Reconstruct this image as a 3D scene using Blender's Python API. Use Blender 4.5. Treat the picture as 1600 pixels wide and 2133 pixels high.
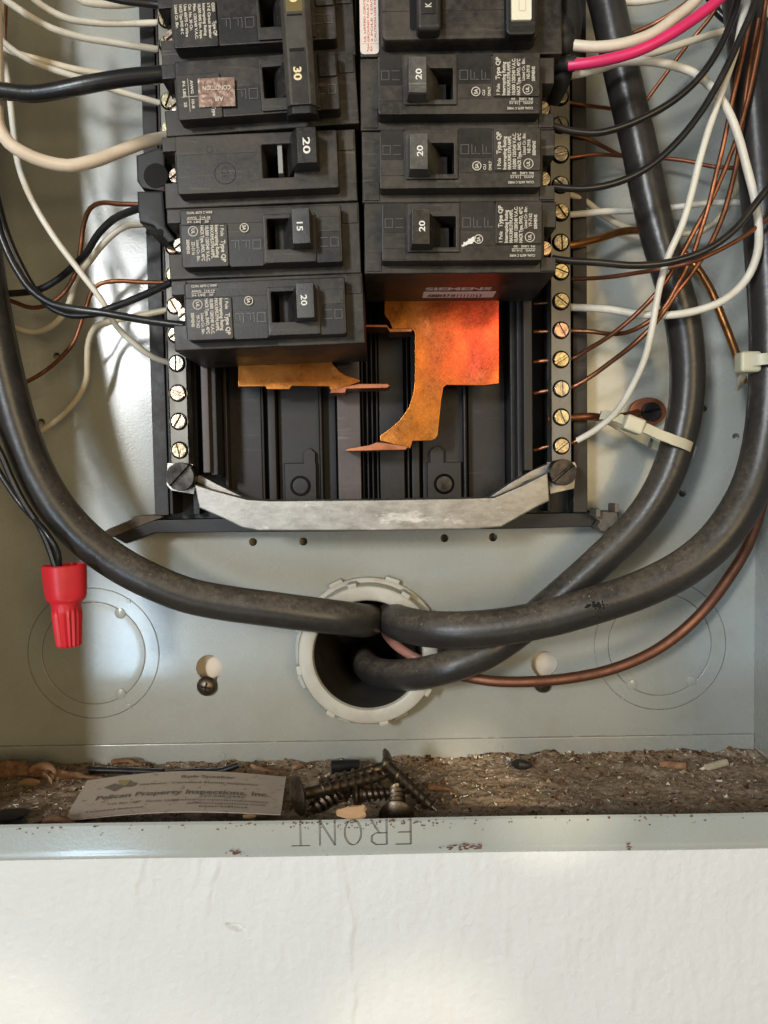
import bpy, bmesh, math, random
from mathutils import Vector, Matrix, noise
random.seed(7)
for o in list(bpy.data.objects): bpy.data.objects.remove(o)
scene = bpy.context.scene
col = scene.collection
R = math.radians

# ------------------------------------------------------------------ camera
# world: X right, Z up, Y into the wall; the enclosure's back sheet is the plane Y = 0; metres
D = 0.364; FPX = 1602.0
pitch = math.atan(82/FPX); roll = R(0.95)
f0 = Vector((0, math.cos(pitch), -math.sin(pitch)))
u0 = Vector((0, math.sin(pitch), math.cos(pitch))); r0 = Vector((1, 0, 0))
CR = r0*math.cos(roll) - u0*math.sin(roll)
CU = u0*math.cos(roll) + r0*math.sin(roll)
CAM = Vector((0, -D, 0))
cd = bpy.data.cameras.new('camera'); cam = bpy.data.objects.new('camera', cd); col.objects.link(cam)
cd.sensor_fit = 'VERTICAL'; cd.sensor_height = 24; cd.lens = 24*FPX/2133.0
cd.clip_start = 0.01; cd.clip_end = 50
m = Matrix((CR, CU, -f0)).transposed().to_4x4(); m.translation = CAM
cam.matrix_world = m
scene.camera = cam
scene.render.resolution_x = 768; scene.render.resolution_y = 1024

# ------------------------------------------------------------------ light
world = bpy.data.worlds.new('World'); scene.world = world; world.use_nodes = True
bg = world.node_tree.nodes['Background']; bg.inputs[0].default_value = (1.0, 0.92, 0.80, 1); bg.inputs[1].default_value = 0.13
def lamp(name, kind, loc, target, energy, color, **kw):
    l = bpy.data.lights.new(name, kind); l.energy = energy; l.color = color
    for k, v in kw.items(): setattr(l, k, v)
    o = bpy.data.objects.new(name, l); col.objects.link(o); o.location = loc
    o.rotation_euler = (Vector(target)-Vector(loc)).to_track_quat('-Z', 'Y').to_euler()
    return o
lamp('window_light', 'AREA', (-0.66, -1.5, 0.36), (0, 0, 0), 13.0, (0.97, 0.99, 1.0), shape='RECTANGLE', size=0.14, size_y=0.20)
lamp('tall_window', 'AREA', (-0.98, -2.2, 0.40), (-0.1, 0, 0.05), 12.5, (0.86, 0.94, 1.0), shape='RECTANGLE', size=0.42, size_y=1.9)
lamp('far_window', 'AREA', (-0.62, -1.5, -0.45), (0, 0, -0.05), 4.0, (0.55, 0.78, 1.0), shape='RECTANGLE', size=0.11, size_y=0.30)
lamp('room_fill', 'AREA', (0.75, -1.9, 0.25), (0, 0, 0), 12.5, (1.0, 0.76, 0.42), shape='RECTANGLE', size=0.7, size_y=0.7)
lamp('room_fill_low', 'AREA', (-0.2, -1.7, -1.0), (0, 0, -0.1), 2.2, (1.0, 0.78, 0.50), shape='RECTANGLE', size=1.2, size_y=0.5)
# square spot lamps added to throw warm patches in place of low sun
def sun_pane(tx, ty, w, e):
    l = lamp('sun_patch', 'SPOT', (0.55, -1.9, 0.5), (tx, -0.097, ty), e, (1.0, 0.84, 0.60), use_square=True, spot_size=math.radians(w), spot_blend=0.08, shadow_soft_size=0.012)
scene.view_settings.view_transform = 'Standard'; scene.view_settings.look = 'None'
scene.view_settings.exposure = 0.0; scene.view_settings.gamma = 1.0

# ------------------------------------------------------------------ helpers
def ray(px, py): return (FPX*f0 + (px-800)*CR + (1066.5-py)*CU).normalized()
def P(px, py, d):                       # point d metres in front of the back sheet
    r = ray(px, py); return CAM + r*((-d+D)/r.y)
def F(px, py, z):                       # point on a level z
    r = ray(px, py); return CAM + r*(z/r.z)

def mesh_obj(name, bm, mat, parent=None, smooth=True, angle=35):
    me = bpy.data.meshes.new(name); bm.normal_update(); bm.to_mesh(me); bm.free()
    if mat: me.materials.append(mat)
    if smooth:
        for p in me.polygons: p.use_smooth = True
        me.set_sharp_from_angle(angle=R(angle))
    o = bpy.data.objects.new(name, me); col.objects.link(o)
    if smooth and len(me.polygons) < 3000:
        w = o.modifiers.new('wn', 'WEIGHTED_NORMAL'); w.keep_sharp = True; w.weight = 80
    if parent: o.parent = parent
    return o
def empty(name, loc=(0, 0, 0), rot=(0, 0, 0)):
    o = bpy.data.objects.new(name, None); col.objects.link(o); o.location = loc; o.rotation_euler = rot
    o.empty_display_size = 0.01; return o
def tag(o, label=None, cat=None, group=None, kind=None):
    if label: o['label'] = label
    if cat: o['category'] = cat
    if group: o['group'] = group
    if kind: o['kind'] = kind
    return o
def new(): return bmesh.new()
def merge(bm, other):
    me = bpy.data.meshes.new('t'); other.to_mesh(me); other.free(); bm.from_mesh(me); bpy.data.meshes.remove(me)
def box(bm, x0, x1, y0, y1, z0, z1, bev=0.0, seg=2):
    b = bmesh.new(); bmesh.ops.create_cube(b, size=1)
    for v in b.verts:
        v.co = Vector((x0+(x1-x0)*(v.co.x+.5), y0+(y1-y0)*(v.co.y+.5), z0+(z1-z0)*(v.co.z+.5)))
    if bev > 0: bmesh.ops.bevel(b, geom=b.edges[:], offset=bev, segments=seg, affect='EDGES', profile=0.5)
    merge(bm, b)
def ubox(bm, u0, u1, v0, v1, w0, w1, bev=0.3, seg=2):   # millimetres: u right, v up, w towards the viewer
    box(bm, u0*.001, u1*.001, -w1*.001, -w0*.001, v0*.001, v1*.001, bev*.001, seg)
def plate(bm, outline, holes, w0, w1, bev=0.0, back=False):
    """outline / holes in mm (u, v); front at w1, sides to w0 (towards the viewer positive)"""
    b = bmesh.new()
    def loop(pts, w): return [b.verts.new((p[0]*.001, -w*.001, p[1]*.001)) for p in pts]
    allf = []
    loops = [outline]+list(holes)
    fl = [loop(l, w1) for l in loops]
    es = []
    for l in fl:
        for i in range(len(l)): es.append(b.edges.new((l[i], l[(i+1) % len(l)])))
    r = bmesh.ops.triangle_fill(b, use_beauty=True, use_dissolve=False, edges=es)
    b.normal_update()
    for f in b.faces:
        if f.normal.y > 0: f.normal_flip()
    if not holes: bmesh.ops.dissolve_limit(b, angle_limit=0.01, verts=[], edges=b.edges[:])
    fl2 = [loop(l, w0) for l in loops]
    for a, c in zip(fl, fl2):
        n = len(a)
        for i in range(n):
            j = (i+1) % n
            b.faces.new((a[i], c[i], c[j], a[j]))
    if back:
        es = []
        for l in fl2:
            for i in range(len(l)):
                e = b.edges.get((l[i], l[(i+1) % len(l)])); es.append(e)
        bmesh.ops.triangle_fill(b, use_beauty=True, use_dissolve=False, edges=es)
    bmesh.ops.recalc_face_normals(b, faces=b.faces[:])
    if bev > 0:
        fe = set()
        for l in fl:
            for i in range(len(l)):
                e = b.edges.get((l[i], l[(i+1) % len(l)]))
                if e: fe.add(e)
        bmesh.ops.bevel(b, geom=list(fe), offset=bev*.001, segments=2, affect='EDGES', profile=0.5)
    merge(bm, b)
def rrect(u0, u1, v0, v1, r=0.8, n=4):
    pts = []
    for cx, cy, a in ((u1-r, v1-r, 0), (u0+r, v1-r, 90), (u0+r, v0+r, 180), (u1-r, v0+r, 270)):
        for k in range(n+1):
            t = R(a+90*k/n); pts.append((cx+r*math.cos(t), cy+r*math.sin(t)))
    return pts
def circ(cx, cy, r, n=24, a0=0): return [(cx+r*math.cos(2*math.pi*k/n+a0), cy+r*math.sin(2*math.pi*k/n+a0)) for k in range(n)]
def prism_uw(bm, prof, v0, v1, bev=0.3):       # profile in (u, w), extruded along v
    b = bmesh.new()
    a = [b.verts.new((p[0]*.001, -p[1]*.001, v0*.001)) for p in prof]
    c = [b.verts.new((p[0]*.001, -p[1]*.001, v1*.001)) for p in prof]
    b.faces.new(a); b.faces.new(c[::-1]); n = len(a)
    for i in range(n): b.faces.new((a[i], c[i], c[(i+1) % n], a[(i+1) % n]))
    bmesh.ops.recalc_face_normals(b, faces=b.faces[:])
    if bev: bmesh.ops.bevel(b, geom=b.edges[:], offset=bev*.001, segments=2, affect='EDGES', profile=0.5)
    merge(bm, b)
def lathe(bm, prof, n=32, M=None):             # prof list of (r, h), axis = -Y (towards viewer), metres
    b = bmesh.new(); rings = []
    for r, h in prof:
        rings.append([b.verts.new((r*math.cos(2*math.pi*k/n), -h, r*math.sin(2*math.pi*k/n))) for k in range(n)] if r > 1e-7 else [b.verts.new((0, -h, 0))])
    for a, c in zip(rings[:-1], rings[1:]):
        for k in range(n):
            j = (k+1) % n
            if len(a) == 1 and len(c) == 1: continue
            if len(a) == 1: b.faces.new((a[0], c[k], c[j]))
            elif len(c) == 1: b.faces.new((a[k], c[0], a[j]))
            else: b.faces.new((a[k], c[k], c[j], a[j]))
    bmesh.ops.recalc_face_normals(b, faces=b.faces[:])
    if M is not None: bmesh.ops.transform(b, matrix=M, verts=b.verts[:])
    merge(bm, b)
def spline(pts, step=0.0025):
    pts = [Vector(p) for p in pts]
    q = [pts[0]*2-pts[1]]+pts+[pts[-1]*2-pts[-2]]
    out = []
    for i in range(1, len(q)-2):
        p0, p1, p2, p3 = q[i-1:i+3]
        n = max(2, min(24, int((p2-p1).length/step)))
        # centripetal-ish: limit tangents so that uneven spacing does not overshoot
        d1 = (p1-p0).length; d2 = (p2-p1).length; d3 = (p3-p2).length
        m1 = ((p1-p0)/max(d1, 1e-6)*d2 + (p2-p1)/max(d2, 1e-6)*d1)/(d1+d2)*d2
        m2 = ((p2-p1)/max(d2, 1e-6)*d3 + (p3-p2)/max(d3, 1e-6)*d2)/(d2+d3)*d2
        for k in range(n):
            t = k/n
            out.append((2*t**3-3*t**2+1)*p1+(t**3-2*t**2+t)*m1+(-2*t**3+3*t**2)*p2+(t**3-t**2)*m2)
    out.append(pts[-1]); return out
def tube(bm, pts, rad, n=12, smooth=True, jitter=0.0, step=0.0025, cap=True):
    s = spline(pts, step) if smooth else [Vector(p) for p in pts]
    b = bmesh.new(); rings = []; N = len(s)
    t = (s[1]-s[0]).normalized(); nrm = t.orthogonal().normalized()
    for i, p in enumerate(s):
        t2 = ((s[min(i+1, N-1)]-s[max(i-1, 0)])).normalized()
        nrm = (nrm-t2*nrm.dot(t2)).normalized(); bn = t2.cross(nrm)
        rr = rad(i/(N-1)) if callable(rad) else rad
        if jitter:
            rr *= 1+jitter*noise.noise(p*90)
            p = p+Vector((noise.noise(p*35), noise.noise(p*35+Vector((9, 9, 9))), noise.noise(p*35+Vector((4, 1, 7)))))*rad_of(rad)*jitter*2
        rings.append([b.verts.new(p+(nrm*math.cos(2*math.pi*k/n)+bn*math.sin(2*math.pi*k/n))*rr) for k in range(n)])
    for a, c in zip(rings[:-1], rings[1:]):
        for k in range(n): b.faces.new((a[k], a[(k+1) % n], c[(k+1) % n], c[k]))
    if cap: b.faces.new(rings[0][::-1]); b.faces.new(rings[-1])
    bmesh.ops.recalc_face_normals(b, faces=b.faces[:])
    merge(bm, b)
def rad_of(r): return r(0.5) if callable(r) else r
def ribbon(bm, pts, w, hgt, closed=False):      # stroke of width w, from y=0 to y=-hgt, points (x, z) metres
    n = len(pts)
    rng = range(n if closed else n-1)
    for i in rng:
        a = Vector((pts[i][0], 0, pts[i][1])); c = Vector((pts[(i+1) % n][0], 0, pts[(i+1) % n][1]))
        t = (c-a); L = t.length; t.normalize(); s = Vector((-t.z, 0, t.x))*w/2; a = a-t*w*.4; c = c+t*w*.4
        o = Vector((0, -hgt*(1+0.02*(i % 5)), 0))
        vs = [bm.verts.new(p) for p in (a-s, c-s, c+s, a+s)]; vt = [bm.verts.new(p.co+o) for p in vs]
        bm.faces.new(vt)
        for k in range(4): bm.faces.new((vs[k], vs[(k+1) % 4], vt[(k+1) % 4], vt[k]))
_tc = {}
def text_bm(s, size, M, bold=0.0, narrow=1.0):
    key = (s, bold)
    if key not in _tc:
        cu = bpy.data.curves.new('t', 'FONT'); cu.body = s; cu.size = 1; cu.offset = bold; cu.resolution_u = 3
        cu.align_x = 'LEFT'; cu.align_y = 'BOTTOM_BASELINE'
        o = bpy.data.objects.new('t', cu); col.objects.link(o)
        bpy.context.view_layer.update()
        me = bpy.data.meshes.new_from_object(o.evaluated_get(bpy.context.evaluated_depsgraph_get()))
        bpy.data.objects.remove(o); _tc[key] = me
    b = bmesh.new(); b.from_mesh(_tc[key])
    w = max((v.co.x for v in b.verts), default=1)
    S = Matrix.Diagonal((size*narrow, size, size, 1))
    bmesh.ops.transform(b, matrix=M @ S, verts=b.verts[:])
    return b, w*size*narrow
def facing(origin, ang):       # text plane facing the viewer (-Y); ang = rotation seen by the viewer, counter-clockwise
    a = R(ang)
    ex = Vector((math.cos(a), 0, math.sin(a))); ey = Vector((-math.sin(a), 0, math.cos(a))); ez = Vector((0, -1, 0))
    M = Matrix((ex, ey, ez)).transposed().to_4x4(); M.translation = origin
    return M
def put_text(bm, s, size, u, v, w, ang=0, bold=0.02, narrow=0.8, fit=None):     # mm
    M = facing(Vector((u, -w, v))*.001, ang)
    b, wd = text_bm(s, size*.001, M, bold, narrow)
    if fit:
        b.free(); b, wd = text_bm(s, size*.001, M, bold, narrow*fit*.001/wd)
    merge(bm, b)

# ------------------------------------------------------------------ materials
def mat(name, base, rough=0.5, metal=0.0, spec=0.5, coat=0.0):
    m = bpy.data.materials.new(name); m.use_nodes = True; nt = m.node_tree; b = nt.nodes['Principled BSDF']
    b.inputs['Base Color'].default_value = (*base, 1); b.inputs['Roughness'].default_value = rough
    b.inputs['Metallic'].default_value = metal; b.inputs['Specular IOR Level'].default_value = spec
    b.inputs['Coat Weight'].default_value = coat
    return m
def nd(m, t, **kw):
    n = m.node_tree.nodes.new(t)
    for k, v in kw.items():
        if k in n.inputs: n.inputs[k].default_value = v
        else: setattr(n, k, v)
    return n
def lk(m, a, b): m.node_tree.links.new(a, b)
def bsdf(m): return m.node_tree.nodes['Principled BSDF']
def coords(m, which='Object'):
    return nd(m, 'ShaderNodeTexCoord').outputs[which]
def geopos(m): return nd(m, 'ShaderNodeNewGeometry').outputs['Position']
def noise_n(m, scale, detail=4, rough=0.55, vec=None, stretch=None):
    n = nd(m, 'ShaderNodeTexNoise'); n.inputs['Scale'].default_value = scale; n.inputs['Detail'].default_value = detail; n.inputs['Roughness'].default_value = rough
    v = vec or geopos(m)
    if stretch:
        mp = nd(m, 'ShaderNodeMapping'); mp.inputs['Scale'].default_value = stretch; lk(m, v, mp.inputs['Vector']); v = mp.outputs[0]
    lk(m, v, n.inputs['Vector']); return n.outputs['Fac']
def ramp(m, fac, stops):
    r = nd(m, 'ShaderNodeValToRGB'); e = r.color_ramp.elements
    while len(e) < len(stops): e.new(0.5)
    for el, (p, c) in zip(e, stops):
        el.position = p; el.color = (*c, 1) if len(c) == 3 else c
    lk(m, fac, r.inputs[0]); return r.outputs[0]
def mixc(m, fac, a, b, blend='MIX'):
    n = nd(m, 'ShaderNodeMix', data_type='RGBA', blend_type=blend)
    for s, x in ((n.inputs[0], fac), (n.inputs[6], a), (n.inputs[7], b)):
        if isinstance(x, bpy.types.NodeSocket): lk(m, x, s)
        elif isinstance(x, (int, float)): s.default_value = x
        else: s.default_value = (*x, 1)
    return n.outputs[2]
def math_n(m, op, a, b=0.0, clamp=False):
    n = nd(m, 'ShaderNodeMath', operation=op, use_clamp=clamp)
    for s, x in ((n.inputs[0], a), (n.inputs[1], b)):
        if isinstance(x, bpy.types.NodeSocket): lk(m, x, s)
        else: s.default_value = x
    return n.outputs[0]
def bump(m, h, dist, strength=1.0):
    n = nd(m, 'ShaderNodeBump'); n.inputs['Distance'].default_value = dist; n.inputs['Strength'].default_value = strength
    lk(m, h, n.inputs['Height']); lk(m, n.outputs[0], bsdf(m).inputs['Normal'])
def setc(m, s): lk(m, s, bsdf(m).inputs['Base Color'])
def setr(m, s): lk(m, s, bsdf(m).inputs['Roughness'])
G = lambda v: (v, v, v)

def paint_mat(name, base, dirty=0.25):
    m = mat(name, base, 0.32, 0, 0.5, 0.4); bsdf(m).inputs['Coat Roughness'].default_value = 0.13
    n1 = noise_n(m, 14, 3); n2 = noise_n(m, 700, 5, 0.7); n3 = noise_n(m, 55, 6, 0.7)
    c = mixc(m, ramp(m, n1, [(0.25, G(0)), (0.8, G(1))]), base, tuple(b*k for b, k in zip(base, (0.93, 0.9, 0.84))))
    c = mixc(m, math_n(m, 'MULTIPLY', ramp(m, n3, [(0.5, G(0)), (0.95, G(1))]), dirty), c, (0.22, 0.18, 0.12))
    # scattered tiny specks
    c = mixc(m, math_n(m, 'MULTIPLY', ramp(m, n2, [(0.69, G(0)), (0.73, G(1))]), 0.5), c, (0.15, 0.11, 0.07))
    setc(m, c)
    setr(m, ramp(m, n3, [(0.1, G(0.20)), (0.95, G(0.36))]))
    bump(m, math_n(m, 'ADD', math_n(m, 'MULTIPLY', noise_n(m, 900, 2), 0.010), math_n(m, 'MULTIPLY', noise_n(m, 9, 1), 1.0)), 0.005, 1.0)
    return m
M_paint = paint_mat('grey_enamel', (0.362, 0.376, 0.348), 0.45)
def rust_paint():
    m = paint_mat('grey_enamel_lip', (0.335, 0.36, 0.345), 0.3)
    return m
M_lip = rust_paint()
M_rust = mat('rust', (0.16, 0.045, 0.02), 0.9)
setc(M_rust, ramp(M_rust, noise_n(M_rust, 900, 4), [(0.35, (0.07, 0.03, 0.018)), (0.65, (0.20, 0.085, 0.05))]))
def plastic(name, base, dust, rough=0.42, amt=0.5, bumpd=0.00006):
    m = mat(name, base, rough, 0, 0.36)
    n1 = noise_n(m, 60, 5, 0.6); n2 = noise_n(m, 420, 4, 0.65); n3 = noise_n(m, 1500, 2)
    f = math_n(m, 'MULTIPLY', math_n(m, 'ADD', math_n(m, 'MULTIPLY', ramp(m, n1, [(0.42, G(0)), (0.66, G(1))]), 0.6), math_n(m, 'MULTIPLY', ramp(m, n2, [(0.4, G(0)), (0.75, G(1))]), 0.5)), amt, True)
    c = mixc(m, f, base, dust)
    c = mixc(m, math_n(m, 'MULTIPLY', ramp(m, n3, [(0.70, G(0)), (0.74, G(1))]), 0.35), c, tuple(min(1, 3*x) for x in dust))
    n5 = noise_n(m, 700, 3, 0.6, stretch=(.06, 1, 1)); n6 = noise_n(m, 38, 3)
    c = mixc(m, math_n(m, 'MULTIPLY', math_n(m, 'MULTIPLY', ramp(m, n5, [(0.60, G(0)), (0.72, G(1))]), ramp(m, n6, [(0.45, G(0)), (0.6, G(1))])), 0.55), c, tuple(min(1, 1.9*x) for x in dust))
    setc(m, c)
    setr(m, math_n(m, 'ADD', math_n(m, 'MULTIPLY', f, 0.3), rough))
    bump(m, noise_n(m, 1100, 3), bumpd, 0.6)
    return m
M_plas = plastic('breaker_plastic', (0.014, 0.0125, 0.0108), (0.078, 0.064, 0.049), 0.36, 0.78)
M_plas2 = plastic('breaker_plastic_brown', (0.021, 0.018, 0.015), (0.098, 0.080, 0.060), 0.40, 0.8)
M_pad = plastic('smooth_black_pad', (0.012, 0.011, 0.011), (0.035, 0.030, 0.026), 0.35, 0.5)
M_handle = plastic('handle_plastic', (0.018, 0.0165, 0.015), (0.09, 0.082, 0.07), 0.30, 0.55)
M_handle2 = plastic('pale_handle_plastic', (0.055, 0.052, 0.047), (0.17, 0.16, 0.14), 0.33, 0.8)
M_black = plastic('black_plastic', (0.010, 0.010, 0.010), (0.04, 0.034, 0.028), 0.45, 0.5)
M_base = plastic('base_plastic', (0.013, 0.0115, 0.011), (0.048, 0.039, 0.035), 0.42, 0.7)
M_base2 = plastic('base_plastic_pale', (0.085, 0.068, 0.066), (0.14, 0.112, 0.106), 0.42, 0.6)
M_void = mat('dark_recess', (0.008, 0.007, 0.006), 0.9)  # near-black that paints the shade of recesses; also colours marks and scuffs
def ins(name, base, dark, rough=0.42, amt=0.35, spec=0.5):
    m = mat(name, base, rough, 0, spec)
    n1 = noise_n(m, 70, 5, 0.65); n2 = noise_n(m, 900, 3)
    c = mixc(m, math_n(m, 'MULTIPLY', ramp(m, n1, [(0.45, G(0)), (0.75, G(1))]), amt), base, dark)
    c = mixc(m, math_n(m, 'MULTIPLY', ramp(m, n2, [(0.68, G(0)), (0.74, G(1))]), 0.4), c, dark)
    setc(m, c); bump(m, noise_n(m, 300, 3), 0.00015, 0.5); return m
M_white = ins('white_insulation', (0.78, 0.735, 0.63), (0.36, 0.28, 0.17))
M_cream = ins('cream_insulation', (0.76, 0.68, 0.54), (0.40, 0.30, 0.18))
M_old = ins('aged_insulation', (0.60, 0.52, 0.36), (0.28, 0.21, 0.11))
M_peach = ins('peach_insulation', (0.86, 0.72, 0.56), (0.5, 0.38, 0.25), 0.36)
M_pink = ins('red_insulation', (0.80, 0.030, 0.15), (0.45, 0.03, 0.08), 0.38)
M_blk = ins('black_insulation', (0.012, 0.012, 0.013), (0.06, 0.052, 0.04), 0.30, 0.6)
M_nut = ins('red_nut', (0.60, 0.020, 0.030), (0.36, 0.03, 0.03), 0.42, 0.3)
M_tie = ins('nylon_tie', (0.62, 0.58, 0.42), (0.42, 0.37, 0.23), 0.4, 0.4)
bsdf(M_tie).inputs['Subsurface Weight'].default_value = 0.15; bsdf(M_tie).inputs['Subsurface Radius'].default_value = (0.002, 0.002, 0.001)
M_bush = ins('bushing_plastic', (0.50, 0.48, 0.41), (0.24, 0.20, 0.14), 0.5, 0.5)
def cable_mat():
    m = mat('cable_jacket', (0.022, 0.021, 0.022), 0.36, 0, 0.5)
    g = nd(m, 'ShaderNodeNewGeometry'); s = nd(m, 'ShaderNodeSeparateXYZ'); lk(m, g.outputs['Normal'], s.inputs[0])
    up = ramp(m, s.outputs['Z'], [(0.0, G(0.12)), (0.3, G(0.55)), (0.7, G(1))])
    n1 = noise_n(m, 48, 7, 0.72); n2 = noise_n(m, 480, 5, 0.75); n3 = noise_n(m, 1000, 2)
    d = math_n(m, 'MULTIPLY', math_n(m, 'MULTIPLY', up, ramp(m, n1, [(0.30, G(0.15)), (0.60, G(1))])), ramp(m, n2, [(0.32, G(0.25)), (0.65, G(1))]))
    c = mixc(m, math_n(m, 'MULTIPLY', d, 0.95), (0.021, 0.020, 0.020), (0.165, 0.132, 0.092))
    c = mixc(m, math_n(m, 'MULTIPLY', ramp(m, n3, [(0.68, G(0)), (0.71, G(1))]), math_n(m, 'MULTIPLY', up, 0.6)), c, (0.40, 0.33, 0.24))
    n4 = noise_n(m, 95, 2); c = mixc(m, ramp(m, n4, [(0.80, G(0)), (0.81, G(1))]), c, (0.5, 0.48, 0.42))
    setc(m, c); setr(m, math_n(m, 'ADD', math_n(m, 'MULTIPLY', d, 0.5), 0.30))
    bump(m, math_n(m, 'ADD', noise_n(m, 90, 3), math_n(m, 'MULTIPLY', n2, 0.15)), 0.0006, 0.5)
    return m
M_cable = cable_mat()
def metal(name, c1, c2, rough=0.35, scale=60, stretch=None, lo=0.4, hi=0.65, r2=None, bd=0.00004):
    m = mat(name, c1, rough, 1.0)
    n = noise_n(m, scale, 6, 0.7, stretch=stretch)
    setc(m, ramp(m, n, [(lo, c1), (hi, c2)]))
    setr(m, ramp(m, n, [(lo, G(rough)), (hi, G(r2 or min(1, rough+0.2)))]))
    bump(m, noise_n(m, 900, 3), bd, 0.6); return m
M_cu = metal('copper_wire', (0.50, 0.205, 0.105), (0.20, 0.09, 0.05), 0.36, 90)
M_cud = metal('dull_copper', (0.42, 0.17, 0.09), (0.25, 0.10, 0.055), 0.45, 60)
M_cug = metal('shiny_copper', (0.74, 0.34, 0.12), (0.36, 0.15, 0.06), 0.28, 70)
M_alu = metal('aluminium_bar', (0.17, 0.16, 0.14), (0.31, 0.295, 0.26), 0.5, 120, (2, 2, 0.8))
M_cast = metal('cast_strap', (0.23, 0.215, 0.19), (0.42, 0.40, 0.365), 0.46, 210, (0.6, 1, 1.2), 0.35, 0.75, 0.55, 0.00010)
setc(M_cast, mixc(M_cast, ramp(M_cast, noise_n(M_cast, 55, 5, .75, stretch=(.5, 1, 1.5)), [(0.60, G(0)), (0.70, G(.55))]), bsdf(M_cast).inputs['Base Color'].links[0].from_socket, (0.78, 0.76, 0.71)))
M_plateb = metal('zinc_washer', (0.40, 0.375, 0.32), (0.26, 0.24, 0.205), 0.4, 120)
M_knob = metal('dark_screw', (0.07, 0.063, 0.055), (0.035, 0.03, 0.028), 0.42, 120)
M_steel = metal('old_screw_steel', (0.22, 0.175, 0.125), (0.09, 0.065, 0.045), 0.38, 250)
def bus_mat():
    m = mat('copper_bus', (0.8, 0.3, 0.08), 0.34, 1.0)
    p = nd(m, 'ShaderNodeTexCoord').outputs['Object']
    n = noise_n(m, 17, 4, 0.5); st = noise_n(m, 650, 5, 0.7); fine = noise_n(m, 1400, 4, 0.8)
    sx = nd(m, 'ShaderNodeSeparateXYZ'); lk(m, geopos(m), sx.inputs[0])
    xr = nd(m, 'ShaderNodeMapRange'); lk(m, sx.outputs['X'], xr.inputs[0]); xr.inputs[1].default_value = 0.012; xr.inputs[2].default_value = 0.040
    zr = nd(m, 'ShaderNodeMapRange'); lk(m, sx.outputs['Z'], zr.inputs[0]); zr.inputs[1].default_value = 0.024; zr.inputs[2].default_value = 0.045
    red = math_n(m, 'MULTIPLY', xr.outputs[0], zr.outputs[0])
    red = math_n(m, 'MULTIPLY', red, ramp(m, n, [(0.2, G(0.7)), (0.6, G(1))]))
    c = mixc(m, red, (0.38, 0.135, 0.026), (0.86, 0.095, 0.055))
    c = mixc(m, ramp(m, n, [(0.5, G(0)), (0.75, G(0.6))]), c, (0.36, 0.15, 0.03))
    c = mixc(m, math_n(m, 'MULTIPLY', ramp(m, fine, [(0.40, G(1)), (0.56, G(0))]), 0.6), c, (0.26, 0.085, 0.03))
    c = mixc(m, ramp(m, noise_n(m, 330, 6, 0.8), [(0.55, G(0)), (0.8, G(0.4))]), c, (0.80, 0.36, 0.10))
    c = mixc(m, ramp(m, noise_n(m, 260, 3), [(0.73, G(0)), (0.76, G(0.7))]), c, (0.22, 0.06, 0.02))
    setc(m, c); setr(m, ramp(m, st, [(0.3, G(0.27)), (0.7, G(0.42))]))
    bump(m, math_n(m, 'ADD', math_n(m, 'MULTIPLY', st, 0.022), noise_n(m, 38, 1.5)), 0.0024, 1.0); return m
M_bus = bus_mat()
def rand_screw():
    m = mat('terminal_screw_metal', (0.7, 0.6, 0.4), 0.3, 1.0)
    oi = nd(m, 'ShaderNodeObjectInfo')
    c = ramp(m, oi.outputs['Random'], [(0.0, (0.29, 0.245, 0.14)), (0.3, (0.32, 0.29, 0.23)), (0.55, (0.34, 0.20, 0.15)), (0.8, (0.27, 0.265, 0.23)), (1.0, (0.24, 0.19, 0.12))])
    c = mixc(m, math_n(m, 'MULTIPLY', ramp(m, noise_n(m, 300, 4), [(0.4, G(0)), (0.7, G(1))]), 0.55), c, (0.22, 0.15, 0.08))
    setc(m, c); bump(m, noise_n(m, 260, 3), 0.00035, 0.8); return m
M_screw = rand_screw()
M_print = mat('white_print', (0.62, 0.56, 0.46), 0.7)
M_white_p = mat('white_number', (0.80, 0.77, 0.70), 0.6)
M_gold_p = mat('gold_number', (0.85, 0.68, 0.36), 0.5)
M_gold_l = mat('gold_label', (0.16, 0.115, 0.03), 0.4)
M_emb = mat('embossed_plastic', (0.10, 0.092, 0.085), 0.32)
M_stick = mat('bronze_sticker', (0.22, 0.13, 0.09), 0.35, 0.3)
setc(M_stick, ramp(M_stick, noise_n(M_stick, 260, 6, 0.75), [(0.35, (0.12, 0.07, 0.045)), (0.5, (0.25, 0.15, 0.105)), (0.68, (0.50, 0.36, 0.28))]))
M_stickt = mat('sticker_letter', (0.62, 0.50, 0.40), 0.6)
M_lab = mat('pale_label', (0.78, 0.68, 0.60), 0.6)
M_labr = mat('label_red_ink', (0.55, 0.12, 0.07), 0.7)
M_btn = mat('white_button', (0.86, 0.80, 0.62), 0.4)
M_btnp = mat('button_print', (0.70, 0.60, 0.42), 0.5)
M_gsilver = mat('grey_rocker', (0.30, 0.30, 0.29), 0.25)
M_grab = mat('silver_label', (0.80, 0.78, 0.74), 0.45)
M_ink = mat('dark_ink', (0.06, 0.05, 0.04), 0.7)
M_inkg = mat('grey_ink', (0.23, 0.19, 0.155), 0.8)
M_card = mat('card_paper', (0.50, 0.41, 0.32), 0.75)
setc(M_card, mixc(M_card, ramp(M_card, noise_n(M_card, 240, 6, 0.75), [(0.56, G(0)), (0.70, G(1))]), (0.62, 0.51, 0.41), (0.20, 0.13, 0.08)))
M_wood = mat('splinter_wood', (0.40, 0.24, 0.125), 0.8)
M_leaf = mat('dry_fibre', (0.36, 0.17, 0.08), 0.8)
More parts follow.
